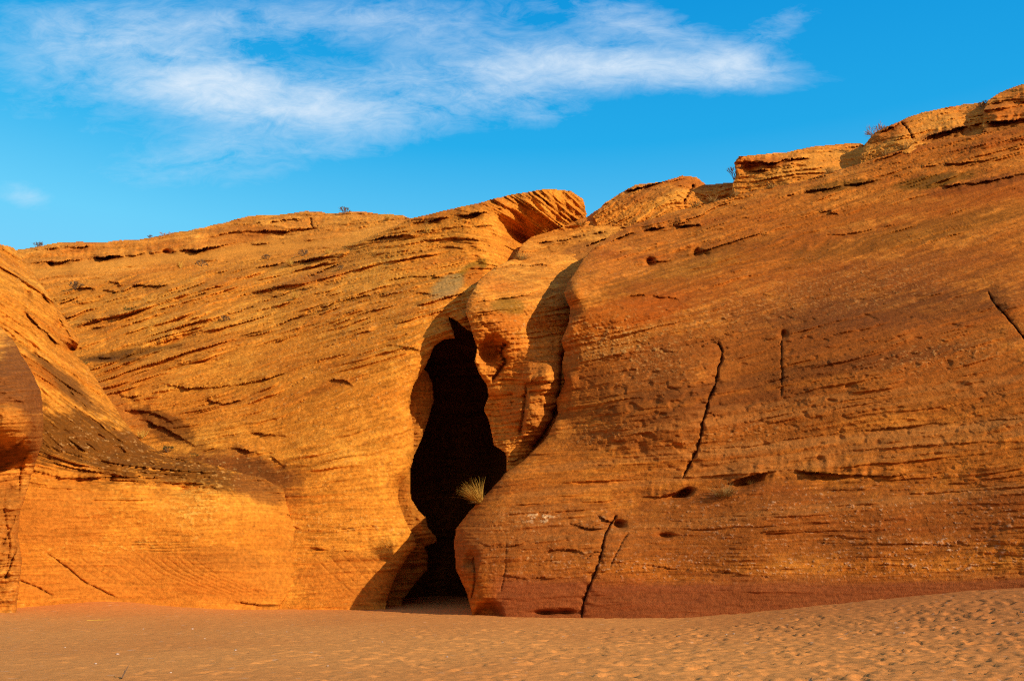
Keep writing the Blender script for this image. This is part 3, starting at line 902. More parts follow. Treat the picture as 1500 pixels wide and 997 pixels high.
# cracks
W.crack([(1050, 497), (1058, 515), (1052, 545), (1040, 580), (1030, 620), (1022, 650), (1010, 680), (998, 703)], 3.4, 0.6, 3, 0.4, 0.06)
W.crack([(985, 508), (1020, 502), (1050, 497)], 3, 0.15, 3, 0.3)
W.bump(1000, 590, 42, 90, -0.35, 12)
W.crack([(1148, 484), (1145, 510), (1146, 545), (1144, 585)], 2.0, 0.28, 2, 0.4)
W.bump(1148, 489, 5, 5, 0.5)
W.crack([(1447, 425), (1460, 448), (1480, 470), (1503, 498), (1530, 520)], 2.6, 0.5, 2, 0.45, 0.05)
W.bump(1480, 440, 30, 18, -0.25, 40)
W.crack([(905, 752), (890, 775), (882, 805), (868, 850), (855, 880), (851, 908)], 2.8, 0.55, 2, 0.35, 0.06)
W.crack([(922, 778), (908, 800), (893, 832)], 2.5, 0.16, 2, 0.2)
W.crack([(742, 790), (740, 830), (733, 870)], 2.0, 0.10, 1.5, 0.2)
for (x, y, rx, ry, d) in ((842, 425, 12, 14, -0.45), (838, 452, 10, 9, 0.4), (836, 480, 10, 14, -0.35), (830, 520, 9, 12, 0.35), (834, 556, 10, 14, -0.4), (824, 590, 9, 10, 0.35), (812, 622, 12, 12, -0.35)):
    W.bump(x, y, rx, ry, d)
# shelf with the brush, holes
W.ledge([(940, 730), (980, 724), (1010, 712)], 0.6, 14, 8, 0.4)
W.ledge([(1040, 720), (1080, 702), (1120, 692), (1165, 689), (1230, 693), (1290, 697), (1340, 692)], 0.95, 16, 9, 0.55, col=MOSS)
W.bump(1003, 722, 11, 5.5, 1.1, -22, 1.5)
W.bump(988, 727, 12, 4, 0.5, -10)
W.bump(1095, 706, 20, 7, 0.7, -20)
W.ledge([(870, 752), (905, 768), (915, 762)], 0.4, 10, 6, 0.5)
W.bump(906, 768, 9, 6, 0.8)
W.ledge([(830, 765), (870, 774), (905, 770)], 0.45, 12, 5, 0.5)
W.ledge([(800, 806), (840, 806), (858, 812)], 0.55, 12, 6, 0.5)
W.bump(975, 784, 11, 3.5, 0.5)
W.bump(952, 384, 7, 6, 0.8, 0, 1.5)
W.bump(1021, 371, 8, 6, 0.8, 0, 1.5)
W.bump(1034, 372, 5, 4, 0.4)
W.bump(715, 902, 19, 20, 0.9, 0, 2.5)
W.bump(800, 897, 14, 3.5, 0.45)
W.bump(830, 896, 10, 3.5, 0.4)
W.bump(812, 897, 28, 3, 0.2)
W.crack([(695, 812), (696, 850), (690, 880)], 5, 0.35, 2, 0.3)
W.bump(690, 818, 9, 12, 0.5)
W.ledge([(880, 360), (930, 340), (990, 328), (1030, 320)], 0.9, 12, 6, 0.6)
W.ledge([(985, 330), (1010, 330), (1030, 328)], 0.9, 8, 6, 0.8)
W.ledge([(1140, 290), (1200, 278), (1260, 268), (1300, 262)], 0.8, 12, 6, 0.7)
W.ledge([(1200, 312), (1215, 310), (1228, 314)], 0.9, 8, 5, 0.7)
W.ledge([(1340, 246), (1400, 240), (1460, 232)], 0.6, 10, 6, 0.5)
W.ledge([(1360, 275), (1430, 268), (1520, 252)], 0.6, 10, 6, 0.5)
W.ledge([(860, 412), (920, 392), (1000, 376), (1080, 352), (1150, 330)], 0.45, 16, 7, 0.35)
W.ledge([(860, 450), (930, 432), (985, 436), (1002, 442)], 0.55, 14, 14, 0.1)
W.ledge([(1195, 345), (1260, 340), (1330, 322)], 0.4, 12, 6, 0.3)
W.ledge([(1100, 650), (1250, 632), (1400, 618), (1540, 610)], 0.14, 10, 4, 0.25)
W.ledge([(1200, 665), (1350, 652), (1540, 644)], 0.14, 8, 4, 0.35)
W.ledge([(880, 822), (960, 828), (1060, 838), (1160, 846)], 0.16, 8, 4, 0.4)
W.ledge([(1050, 800), (1250, 796), (1500, 800)], 0.10, 8, 3, 0.3)
W.ledge([(700, 840), (780, 846), (860, 846)], 0.15, 10, 5, 0.2)
W.ledge([(700, 795), (740, 800), (790, 790)], 0.3, 12, 6, 0.35)
W.build(stain=0.35)

# ================================================================== INSIDE THE SLOT
SL = Rock("fin", [
    (560, 520), (612, 532, 8), (626, 545, 10), (634, 562, 12), (636, 588, 12), (628, 618, 14), (618, 645, 14), (608, 668, 12), (602, 690, 10), (602, 728, 10), (614, 748, 12), (624, 757, 12), (627, 773, 12), (640, 786, 8), (641, 794, 8),
    (622, 801, 8), (628, 812, 12), (627, 835, 12), (611, 852, 12), (590, 880, 10), (585, 915), (540, 915)],
    [(570, 500, 36.4), (660, 510, 37.5), (640, 560, 37.5), (600, 560, 36.6), (600, 700, 36.2), (625, 780, 35.6), (590, 780, 35.4), (620, 830, 36.5), (580, 870, 35.5), (560, 700, 36)],
    dip(0.0), 1101, "shadowed fluted fin of rock just inside the left edge of the slot", ledge=0.6, rough=0.8, wiggle=0.5, behind=((A, 0.5),))
SL.C *= 0.65  # gloom inside the slot painted into the fin's rock colour
SL.ledge([(590, 790), (620, 795), (645, 796)], 0.5, 12, 8, 0.2)
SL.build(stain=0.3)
BK = Rock("chamber", [
    (520, 400), (800, 400), (800, 925), (520, 925)],
    [(530, 410, 37.5), (790, 410, 42), (530, 600, 36.5), (530, 900, 34.5), (800, 900, 29.8), (795, 700, 33), (800, 600, 37.0), (660, 420, 40), (650, 480, 43), (610, 560, 44), (640, 560, 46), (690, 560, 46),
     (610, 680, 44), (660, 680, 48), (720, 680, 46), (610, 800, 44), (650, 800, 48), (700, 800, 44), (590, 890, 42), (650, 890, 47), (720, 890, 40), (760, 480, 41), (770, 760, 35)],
    dip(0.0), 1201, "unlit back wall deep inside the slot canyon opening", ledge=0.5, rough=1.0, wiggle=0.3, step=2.0, behind=((A, 0.9), (D_, 0.9), (W, 0.9)))
BK.C *= 0.32  # back wall colour darkened to stand in for the slot's deep shade
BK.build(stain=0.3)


# ================================================================== SAND
def sand_height(x, y):
    z = 0.0 * x
    # bank climbing towards the right wall
    ax = x - (y * 0.0)
    z = z + 1.05 * sstep(3.5, 17.0, x) * sstep(14.0, 25.0, y)
    z = z + 0.10 * sstep(0.0, 14.0, x) * sstep(8, 16, y)
    # drift against the left wall
    z = z + 0.25 * sstep(-7.0, -17.0, x) * sstep(20, 30, y) + 0.22 * np.exp(-(((x + 14.2) / 2.6) ** 2 + ((y - 30.3) / 1.4) ** 2))
    p = np.stack([x, y, x * 0], -1)
    z = z + 0.06 * fbm(p * 0.22, 3, 5) + 0.02 * fbm(p * 0.9, 3, 6)
    return z


x0, x1, y0, y1, st = -24.0, 26.0, 8.0, 46.0, 0.055
xs = np.arange(x0, x1, st)
ys = np.concatenate([np.arange(y0, 20, 0.045), np.arange(20, y1, 0.075)])
gx, gy = np.meshgrid(xs, ys)
X, Y = gx.ravel(), gy.ravel()
Z = sand_height(X, Y)
Pn = np.stack([X, Y, X * 0], -1)
tread = np.clip(sstep(-6, 9, X + 2.2 * fbm(Pn * 0.25, 3, 44)) * sstep(27.5, 20, Y - 0.1 * X) + 0.12, 0, 1)
rip = fbm(Pn * np.array([2.6, 3.4, 1]), 4, 55, 0.6)
rip2 = fbm(Pn * np.array([6.0, 9.0, 1]), 3, 56, 0.6)
Z = Z + (0.020 + 0.030 * tread) * rip + (0.012 + 0.016 * tread) * rip2
Zg = Z.reshape(gx.shape)
# trampled footprints
for k in range(16000):
    fx, fy = rng.uniform(-17, 22), 8 + 24 * rng.random() ** 1.2
    t = float(np.clip((fx + 9) / 17, 0.05, 1)) * (1.0 if fy < 23 else 0.35)
    if rng.random() > t * 0.95 + 0.03:
        continue
    i = int((fx - x0) / st)
    j = int(np.searchsorted(ys, fy))
    hw, hh = 8, 8
    if i < hw or j < hh or i > len(xs) - hw - 1 or j > len(ys) - hh - 1:
        continue
    sx, sy = gx[j - hh:j + hh, i - hw:i + hw] - fx, gy[j - hh:j + hh, i - hw:i + hw] - fy
    a = rng.normal(0.5, 0.9)
    fs_ = rng.uniform(0.55, 1.1)
    u = (sx * math.cos(a) + sy * math.sin(a)) / (fs_ * rng.uniform(0.13, 0.19))
    v = (-sx * math.sin(a) + sy * math.cos(a)) / (fs_ * rng.uniform(0.06, 0.10))
    r2 = u * u + v * v
    d = rng.uniform(0.018, 0.055) * (0.35 + 0.65 * t)
    Zg[j - hh:j + hh, i - hw:i + hw] += -d * np.exp(-r2 ** 1.3) + 0.35 * d * np.exp(-((np.sqrt(r2) - 1.5) / 0.45) ** 2)
Z = Zg.ravel()
big = fbm(Pn * 0.15, 3, 66)
c = np.tile(np.array((0.69, 0.270, 0.064))[None, :], (len(X), 1))
c = mixc(c, (0.60, 0.210, 0.048), sstep(-0.3, 0.5, big) * 0.8)
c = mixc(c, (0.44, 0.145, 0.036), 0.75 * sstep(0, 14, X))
c = c * (1 + 0.16 * rip + 0.2 * rip2 + 0.22 * fbm(Pn * 11, 2, 77))[:, None]
sp = noise3(Pn * 7.0, 88)
c = mixc(c, (0.75, 0.5, 0.3), 0.5 * sstep(0.52, 0.62, sp))
c = mixc(c, (0.25, 0.09, 0.035), 0.5 * sstep(0.5, 0.6, -sp))
ny, nx = gx.shape
idx = np.arange(nx * ny).reshape(ny, nx)
Qs = np.stack([idx[:-1, :-1], idx[:-1, 1:], idx[1:, 1:], idx[1:, :-1]], -1).reshape(-1, 4)
# wide skirt of the same sheet, out to the horizon on every side
V = np.stack([X, Y, Z], -1)
border = np.concatenate([idx[0, :], idx[1:, -1], idx[-1, -2::-1], idx[-2:0:-1, 0]])
allV, allC, allQ = [V], [c], [Qs]
prev = border
cnt = len(V)
ctr = np.array([(x0 + x1) / 2, (y0 + y1) / 2])
for sc_, zz in ((1.15, -0.02), (2.0, -0.15), (8.0, -0.6), (60.0, -2.0)):
    bp = V[border].copy()
    bp[:, :2] = ctr + (bp[:, :2] - ctr) * sc_
    bp[:, 2] = np.minimum(bp[:, 2], 0.2) * 0 + zz + (bp[:, 2] * 0.6 if sc_ < 1.5 else 0)
    allV.append(bp)
    allC.append(np.tile(np.array((0.58, 0.25, 0.09))[None, :], (len(bp), 1)))
    cur = cnt + np.arange(len(bp))
    cnt += len(bp)
    n_ = np.roll(np.arange(len(bp)), -1)
    allQ.append(np.stack([prev, cur, cur[n_], prev[n_]], -1))
    prev = cur
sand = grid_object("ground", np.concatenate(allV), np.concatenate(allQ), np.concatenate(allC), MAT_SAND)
sand["kind"] = "structure"
tag(sand, "rippled red sand floor of the wash with footprints to the right", "sand")


def sand_at(x, y):
    i = int((x - x0) / st)
    j = int(np.searchsorted(ys, y))
    return float(Zg[j, i])


# ================================================================== PLANTS
def mesh_from(name, V, Fc, mat, parent=None):
    me = bpy.data.meshes.new(name)
    me.from_pydata(V, [], Fc)
    me.materials.append(mat)
    o = bpy.data.objects.new(name, me)
    COL.objects.link(o)
    if parent:
        o.parent = parent
    return o


def blade(V, Fc, p, d, ln, w, droop, rnd, segs=4):
    d = np.array(d, float)
    d /= np.linalg.norm(d)
    side = np.cross(d, [0, 0, 1.0]) + np.array([rnd.gauss(0, .3), rnd.gauss(0, .3), rnd.gauss(0, .3)])
    side /= np.linalg.norm(side) + 1e-9
    b = len(V)
    q = np.array(p, float)
    for k in range(segs + 1):
        t = k / segs
        ww = w * (1 - 0.85 * t)
        V.append(tuple(q - side * ww))
        V.append(tuple(q + side * ww))
        q = q + d * ln / segs
        d = d + np.array([rnd.gauss(0, .08), rnd.gauss(0, .08), -droop * (0.4 + t)])
        d /= np.linalg.norm(d)
    for k in range(segs):
        Fc.append((b + 2 * k, b + 2 * k + 1, b + 2 * k + 3, b + 2 * k + 2))


def stick(V, Fc, p, q, r0, r1):
    p, q = np.array(p, float), np.array(q, float)
    d = q - p
    d /= np.linalg.norm(d) + 1e-9
    a = np.cross(d, [0.3, 0.2, 0.9])
    a /= np.linalg.norm(a)
    e = np.cross(d, a)
    b = len(V)
    for (c_, r) in ((p, r0), (q, r1)):
        for k in range(5):
            t = 2 * math.pi * k / 5
            V.append(tuple(c_ + a * r * math.cos(t) + e * r * math.sin(t)))
    for k in range(5):
        Fc.append((b + k, b + (k + 1) % 5, b + 5 + (k + 1) % 5, b + 5 + k))


def grass_tuft(loc, h, spread, n, mat, label, lean=(0, 0, 0), w=0.010, group=None, small=False):
    rnd = random.Random(int(abs(loc[0] * 977 + loc[2] * 331)) + n)
    V, Fc, V2, F2 = [], [], [], []
    for k in range(n):
        a, r = rnd.uniform(0, 6.283), math.sqrt(rnd.random())
        p = (math.cos(a) * r * spread * 0.25, math.sin(a) * r * spread * 0.25, -0.04)
        up = rnd.uniform(0.45, 1.2)
        d = (math.cos(a) * r * spread / h * 0.9 + lean[0] + rnd.gauss(0, .12), math.sin(a) * r * spread / h * 0.9 + lean[1] + rnd.gauss(0, .12), up + lean[2])
        blade(V, Fc, p, d, h * rnd.uniform(0.55, 1.1), w * rnd.uniform(0.7, 1.3), rnd.uniform(0.0, 0.26), rnd)
        if k % 8 == 0:
            blade(V2, F2, p, (d[0] * 1.6, d[1] * 1.6, d[2] * 0.45), h * rnd.uniform(0.25, 0.5), w * 1.4, 0.2, rnd)
    if small:
        o = mesh_from("grass_tuft", V + V2, Fc + [tuple(i + len(V) for i in f) for f in F2], mat)
        o.location = loc
    else:
        o = bpy.data.objects.new("grass_tuft", None)
        COL.objects.link(o)
        o.location = loc
        mesh_from("blades", V, Fc, mat, o)
        mesh_from("dead_base", V2, F2, M_STRAWD, o)
    return tag(o, label, "grass", group)


def shrub(loc, h, spread, n, mat, label, leafy=True, small=False, up=0.7, group=None, tw=0.006):
    rnd = random.Random(int(abs(loc[0] * 577 + loc[2] * 731)) + n)
    V, Fc, V2, F2 = [], [], [], []

    def grow(p, d, ln, r, lvl):
        d = np.array(d, float)
        d /= np.linalg.norm(d)
        q = np.array(p) + d * ln
        stick(V, Fc, p, q, r, r * 0.6)
        if lvl == 0:
            if leafy:
                for _ in range(5):
                    blade(V2, F2, tuple(q - d * ln * rnd.random() * 0.8), d + np.array([rnd.gauss(0, .8), rnd.gauss(0, .8), rnd.gauss(0.2, .7)]), rnd.uniform(0.05, 0.11) * (h / 0.6), 0.012 * (h / 0.6), 0.05, rnd, 2)
            else:
                for _ in range(3):
                    e = d + np.array([rnd.gauss(0, .4), rnd.gauss(0, .4), rnd.gauss(0.25, .35)])
                    blade(V2, F2, tuple(q - d * ln * rnd.random() * 0.6), e, ln * rnd.uniform(0.5, 1.0), tw, 0.0, rnd, 2)
            return
        for _ in range(rnd.choice((2, 3, 3))):
            grow(tuple(q - d * ln * rnd.random() * 0.35), d + np.array([rnd.gauss(0, .45), rnd.gauss(0, .45), rnd.gauss(0.15, .35)]), ln * rnd.uniform(0.6, 0.9), r * 0.6, lvl - 1)

    for k in range(n):
        a = rnd.uniform(0, 6.283)
        s = rnd.uniform(0.2, 1.0) * spread / h
        grow((math.cos(a) * 0.05, math.sin(a) * 0.05, -0.06), (math.cos(a) * s, math.sin(a) * s, up), h * 0.36, 0.012 * h / 0.6, 2)
    if small:
        o = mesh_from("shrub", V + V2, Fc + [tuple(i + len(V) for i in f) for f in F2], mat)
        o.location = loc
    else:
        o = bpy.data.objects.new("shrub", None)
        COL.objects.link(o)
        o.location = loc
        mesh_from("stems", V, Fc, M_BARK, o)
        mesh_from("leaves" if leafy else "twigs", V2, F2, mat, o)
    return tag(o, label, "shrub", group)


def on(rock, px, py):
    p, d = SURF[rock].point(px, py) if isinstance(rock, str) else rock.point(px, py)
    return tuple(p), d * 0.8 / 1000.0 * 1.0


def m_px(n, Y):
    return n * Y / F


# the straw clump in the slot mouth
p, _ = W.point(703, 736)
grass_tuft(tuple(p), 0.95, 0.50, 460, M_STRAW, "bright straw-yellow grass clump leaning out of the dark slot mouth", (-0.55, -0.12, 0.0), 0.0055)
p, _ = W.point(1062, 726)
grass_tuft(tuple(p), 0.55, 0.75, 300, M_STRAWD, "dull brown grass clump on the shelf of the right wall beside the round hole", (0, -0.15, 0), 0.008)
p, _ = W.point(1100, 708)
grass_tuft(tuple(p), 0.3, 0.35, 60, M_STRAWD, "small brown tuft tucked under the shelf lip right of the larger clump", (0, -0.15, 0), 0.008, small=True)
p, _ = A.point(247, 661)
shrub(tuple(p), 0.42, 0.42, 16, M_GREEN, "small green shrub above the dark speckled band on the left")
p, _ = A.point(284, 668)
shrub(tuple(p), 0.26, 0.25, 9, M_GREEN, "tiny green sprig just right of the small green shrub", small=True)
p, _ = A.point(208, 641)
grass_tuft(tuple(p), 0.5, 0.35, 90, M_STRAW, "pale straw tuft in the gully left of the small green shrub", (0, 0, 0), 0.012)
p, _ = A.point(127, 534)
shrub(tuple(p), 0.3, 0.4, 10, M_GREEN, "little green plant at the foot of the dark ledge near the left outcrop", small=True)
p, _ = D_.point(762, 381)
grass_tuft(tuple(p), 0.6, 0.75, 170, M_STRAWD, "tan grass tuft on top of the buttress below the dome hollow", (0, 0, 0), 0.016)
p, _ = E_.point(850, 330)
grass_tuft(tuple(p), 0.45, 1.0, 110, M_STRAWD, "low tan grass patch at the notch right of the dome", (0, 0, 0), 0.02, small=True)

# tufts scattered over the upper slopes: (rock, px, py, height, kind, label)
SC = [
    (R1, 505, 313, 0.75, "bush", "round grey bush on the left ridge crest, nearest the dome"),
    (R1, 55, 361, 0.6, "bush", "small grey bush at the left end of the ridge skyline"),
    (R1, 220, 348, 0.35, "bush", "tiny dark bush on the ridge skyline above the thin shadowed ledge"),
    (R1, 237, 346, 0.45, "pale", "pale tuft on the ridge skyline beside the tiny dark bush"),
    (R1, 250, 344, 0.4, "pale", "pinkish tuft on the ridge skyline, right one of the close pair"),
    (R1, 568, 322, 0.6, "straw", "straw tuft on the ridge where it meets the dome"),
    (A, 295, 389, 0.6, "bush", "grey bush at the top of the left slope below the ridge ledge"),
    (A, 112, 424, 0.8, "bush", "dark bush on the ledge of the left slope near the outcrop"),
    (A, 263, 391, 0.5, "straw", "thin straw tuft left of the grey bush under the ridge"),
    (A, 390, 379, 0.45, "bush", "dark low bush midway along the top edge of the left slope"),
    (A, 445, 375, 0.6, "bush", "grey-green bush right of the dark low bush on the slope top"),
    (A, 480, 372, 0.5, "straw", "straw tuft on the slope top left of the dome foot"),
    (A, 425, 388, 0.5, "straw", "straw tuft a little below the slope top in mid left"),
    (A, 432, 438, 0.55, "straw", "single upright straw tuft in the middle of the ledgy left slope"),
    (A, 627, 340, 0.5, "straw", "bright straw tuft on the dome's left shoulder"),
    (A, 330, 470, 0.45, "bush", "dull bush in the stained hollow of the left slope"),
    (A, 187, 454, 0.35, "green", "green sprig on the middle ledge of the left slope"),
    (A, 500, 395, 0.4, "bush", "small dull bush on the slope below the dome foot"),
]
for (rk, px, py, h, kind, lab) in SC:
    p, Yd = rk.point(px, py)
    p = tuple(p)
    if kind == "bush":
        shrub(p, h, h * 1.1, 12, M_GREY, lab, small=True)
    elif kind == "green":
        shrub(p, h, h * 1.2, 10, M_GREEN, lab, small=True)
    elif kind == "pale":
        shrub(p, h, h * 1.0, 9, M_PINK, lab, leafy=False, small=True, tw=0.012)
    else:
        grass_tuft(p, h, h * 0.6, 60, M_STRAW, lab, (0, 0, 0), 0.018, small=True)

KN = {o.name: SURF for o in ()}


def on_depth(px, py, Y):
    return tuple(at(px, py, Y))


shrub(on_depth(1076, 262, 48.0), 1.05, 0.6, 12, M_GREY, "leggy bush against the undercut end of the flat-topped knob", leafy=False, tw=0.014, small=True)
shrub(on_depth(1284, 200, 47.3), 1.0, 1.1, 20, M_PINK, "pinkish bare bush on the skyline left of the broad high knob", leafy=False, tw=0.012, small=True)
shrub(on_depth(1440, 156, 45.8), 0.5, 0.6, 12, M_GREY, "dark bush in the notch between the two highest knobs", leafy=True)
SC2 = [
    (W, 1325, 219, 0.7, "straw tuft on the rim of the right wall under the broad high knob"),
    (W, 1215, 254, 0.5, "straw tuft on the wall rim at the right foot of the flat-topped knob"),
    (W, 1295, 228, 0.45, "low straw tuft on the wall rim left of the seam in the broad knob"),
    (W, 1075, 287, 0.55, "straw tuft on the wall rim beneath the leggy bush"),
    (W, 1045, 295, 0.5, "straw tuft on the wall rim left of the leggy bush"),
    (W, 1018, 303, 0.55, "straw tuft on the wall rim under the low rounded knob"),
    (W, 1130, 275, 0.4, "sparse straw tuft on the rim below the flat-topped knob's lip"),
]
for (rk, px, py, h, lab) in SC2:
    p, _ = rk.point(px, py)
    grass_tuft(tuple(p), h, h * 1.0, 70, M_STRAWD, lab, (0, 0, 0), 0.016, small=True)


# ================================================================== loose bits on the sand
def ground_hit(px, py):
    d = ray(px, py)
    t = 4.0
    for _ in range(4000):
        q = EYE + d * t
        if q[1] > 45 or not (x0 < q[0] < x1):
            break
        if q[1] > y0 and q[2] <= sand_at(q[0], q[1]):
            return q
        t += 0.02
    return EYE + d * t


def twig(px, py, ln, ang, label, up=0.02):
    q = ground_hit(px, py)
    V, Fc = [], []
    pts = [np.array([0, 0, 0.012])]
    a = ang
    rnd = random.Random(px)
    for k in range(5):
        a += rnd.gauss(0, .18)
        pts.append(pts[-1] + np.array([math.cos(a), math.sin(a), up]) * ln / 5)
    for k in range(5):
        stick(V, Fc, pts[k], pts[k + 1], 0.012 * (1 - k * 0.12), 0.012 * (1 - (k + 1) * 0.12))
    b = pts[2]
    stick(V, Fc, b, b + np.array([math.cos(a + 0.7), math.sin(a + 0.7), up + 0.1]) * ln * 0.22, 0.008, 0.004)
    o = mesh_from("twig", V, Fc, M_BARK if up > 0.1 else M_STRAW)
    o.location = q
    return tag(o, label, "twig")


twig(127, 909, 0.62, 0.05, "pale dry stick lying flat on the sand near the left wall")
twig(178, 994, 0.13, 1.0, "short dark twig poking from the sand at the bottom edge", 1.2)
peb = None
spots = [(172, 958), (210, 921), (282, 921), (300, 935), (140, 972), (345, 952), (420, 925), (1324, 927), (1075, 928), (1064, 929), (1101, 930), (560, 940), (655, 962), (95, 948), (480, 975), (250, 985)]
for k, (px, py) in enumerate(spots):
    q = ground_hit(px, py)
    rnd = random.Random(900 + k)
    if peb is None:
        bmv, bmf = [], []
        nr, ns = 6, 9
        for i in range(nr + 1):
            for j in range(ns):
                th, ph = math.pi * i / nr, 2 * math.pi * j / ns
                r = 1 + 0.18 * math.sin(3 * ph + i) + 0.1 * math.cos(2 * th + 5 * ph)
                bmv.append((r * math.sin(th) * math.cos(ph), 0.75 * r * math.sin(th) * math.sin(ph), 0.5 * math.cos(th)))
        for i in range(nr):
            for j in range(ns):
                bmf.append((i * ns + j, i * ns + (j + 1) % ns, (i + 1) * ns + (j + 1) % ns, (i + 1) * ns + j))
        peb = mesh_from("pebble", bmv, bmf, M_PEBBLE)
        o = peb
    else:
        o = peb.copy()
        COL.objects.link(o)
    s = rnd.uniform(0.018, 0.032)
    o.scale = (s, s, s)
    o.rotation_euler = (0, 0, rnd.uniform(0, 6))
    o.location = (q[0], q[1], q[2] + s * 0.2)
    tag(o, "small pale pebble lying on the red sand", "pebble", "pale pebbles scattered on the sand")

# ================================================================== LIGHT AND SKY
SUN_EL, SUN_AZ = math.radians(24), math.radians(54)     # azimuth: right of straight-behind the camera
to_sun = np.array([math.sin(SUN_AZ) * math.cos(SUN_EL), -math.cos(SUN_AZ) * math.cos(SUN_EL), math.sin(SUN_EL)])
sd_ = bpy.data.lights.new("sun", "SUN")
sd_.energy = 5.0
sd_.angle = math.radians(0.5)
sd_.color = (1.0, 0.86, 0.66)
so = bpy.data.objects.new("sun", sd_)
COL.objects.link(so)
from mathutils import Vector
so.rotation_euler = Vector(to_sun).to_track_quat("Z", "Y").to_euler()
so.location = (30, -30, 30)

world = bpy.data.worlds.new("World")
scene.world = world
world.use_nodes = True
nt = world.node_tree
nt.nodes.clear()
Lk = nt.links.new
outw = nt.nodes.new("ShaderNodeOutputWorld")
bg = nt.nodes.new("ShaderNodeBackground")
Lk(bg.outputs[0], outw.inputs[0])
sky = nt.nodes.new("ShaderNodeTexSky")
sky.sky_type = "NISHITA"
sky.sun_disc = False
sky.sun_elevation = SUN_EL
sky.sun_rotation = math.atan2(to_sun[0], to_sun[1])
sky.altitude = 1300
sky.dust_density = 0.3
sky.ozone_density = 2.0
bg.inputs["Strength"].default_value = 0.10


def mth(op, a, b=None, c=None, clamp=False):
    n = nt.nodes.new("ShaderNodeMath")
    n.operation = op
    n.use_clamp = clamp
    for i, v in enumerate((a, b, c)):
        if v is None:
            continue
        if isinstance(v, (int, float)):
            n.inputs[i].default_value = v
        else:
            Lk(v, n.inputs[i])
    return n.outputs[0]


def rgbmix(fac, a, b, blend="MIX"):
    n = nt.nodes.new("ShaderNodeMix")
    n.data_type = "RGBA"
    n.blend_type = blend
    for i, v in ((0, fac), (6, a), (7, b)):
        if isinstance(v, (int, float)):
            n.inputs[i].default_value = v
        elif isinstance(v, tuple):
            n.inputs[i].default_value = (*v, 1)
        else:
            Lk(v, n.inputs[i])
    return n.outputs[2]


tcw = nt.nodes.new("ShaderNodeTexCoord")
sx = nt.nodes.new("ShaderNodeSeparateXYZ")
Lk(tcw.outputs["Generated"], sx.inputs[0])
dx, dy, dz = sx.outputs
ysafe = mth("MAXIMUM", dy, 0.05)
U = mth("DIVIDE", dx, ysafe)
Vv = mth("DIVIDE", dz, ysafe)
front = mth("MULTIPLY", mth("SUBTRACT", dy, 0.1), 5.0, clamp=True)
# deep polarised desert blue, paler towards the horizon
el = mth("MULTIPLY", dz, 1.0)
ramp = nt.nodes.new("ShaderNodeValToRGB")
Lk(el, ramp.inputs[0])
cr = ramp.color_ramp
cr.elements[0].position = 0.0
cr.elements[0].color = (0.42, 0.72, 0.95, 1)
cr.elements[1].position = 1.0
cr.elements[1].color = (0.005, 0.16, 0.50, 1)
for pos, col in ((0.36, (0.15, 0.65, 0.98)), (0.46, (0.022, 0.46, 0.88)), (0.60, (0.004, 0.31, 0.75))):
    e = cr.elements.new(pos)
    e.color = (*col, 1)
sky10 = rgbmix(1.0, sky.outputs[0], (0.10, 0.10, 0.10), "MULTIPLY")
base = rgbmix(0.96, sky10, ramp.outputs[0])
# darker blue towards the right
rt = mth("MULTIPLY_ADD", U, 0.5, 0.25, clamp=True)
base = rgbmix(mth("MULTIPLY", rt, 0.75), base, (0.002, 0.285, 0.71))
# warm haze on the side of the low sun
glow = mth("MULTIPLY", mth("MULTIPLY_ADD", dy, -1.6, 0.1, clamp=True), mth("MULTIPLY_ADD", dz, -0.9, 1.0, clamp=True))
base = rgbmix(glow, base, (0.75, 0.52, 0.34))


# cirrus: direction-space coordinates of the sky, wisps from warped stretched noise
def uvw(px, py):
    d = ray(px, py)
    return d[0] / d[1], d[2] / d[1]


comb = nt.nodes.new("ShaderNodeCombineXYZ")
Lk(U, comb.inputs[0])
Lk(Vv, comb.inputs[1])
mp = nt.nodes.new("ShaderNodeMapping")
mp.inputs["Rotation"].default_value = (0, 0, math.radians(-14))
mp.inputs["Scale"].default_value = (1.0, 1.7, 1.0)
Lk(comb.outputs[0], mp.inputs[0])
nz = nt.nodes.new("ShaderNodeTexNoise")
nz.inputs["Scale"].default_value = 5.0
nz.inputs["Detail"].default_value = 12
nz.inputs["Roughness"].default_value = 0.66
nz.inputs["Distortion"].default_value = 0.5
Lk(mp.outputs[0], nz.inputs["Vector"])
mp2 = nt.nodes.new("ShaderNodeMapping")
mp2.inputs["Rotation"].default_value = (0, 0, math.radians(38))
mp2.inputs["Scale"].default_value = (1.0, 2.8, 1.0)
Lk(comb.outputs[0], mp2.inputs[0])
nz2 = nt.nodes.new("ShaderNodeTexNoise")
nz2.inputs["Scale"].default_value = 7.0
nz2.inputs["Detail"].default_value = 8
nz2.inputs["Roughness"].default_value = 0.62
nz2.inputs["Distortion"].default_value = 0.9
Lk(mp2.outputs[0], nz2.inputs["Vector"])


def blob(px, py, rx, ry, rot, amp, soft=1.0):
    """elliptic cloud mass at a sky direction"""
    u0, v0 = uvw(px, py)
    e = 3.0
    u1, v1 = uvw(px + e, py)
    sc = 1.0 / math.hypot(u1 - u0, v1 - v0) * e          # px per unit
    a = math.radians(rot)
    du, dv = mth("SUBTRACT", U, float(u0)), mth("SUBTRACT", Vv, float(v0))
    p = mth("ADD", mth("MULTIPLY", du, sc * math.cos(a) / rx), mth("MULTIPLY", dv, sc * math.sin(a) / rx))
    q = mth("ADD", mth("MULTIPLY", du, -sc * math.sin(a) / ry), mth("MULTIPLY", dv, sc * math.cos(a) / ry))
    r2 = mth("ADD", mth("MULTIPLY", p, p), mth("MULTIPLY", q, q))
    return mth("MULTIPLY", mth("EXPONENT", mth("MULTIPLY", r2, -1.0)), amp)


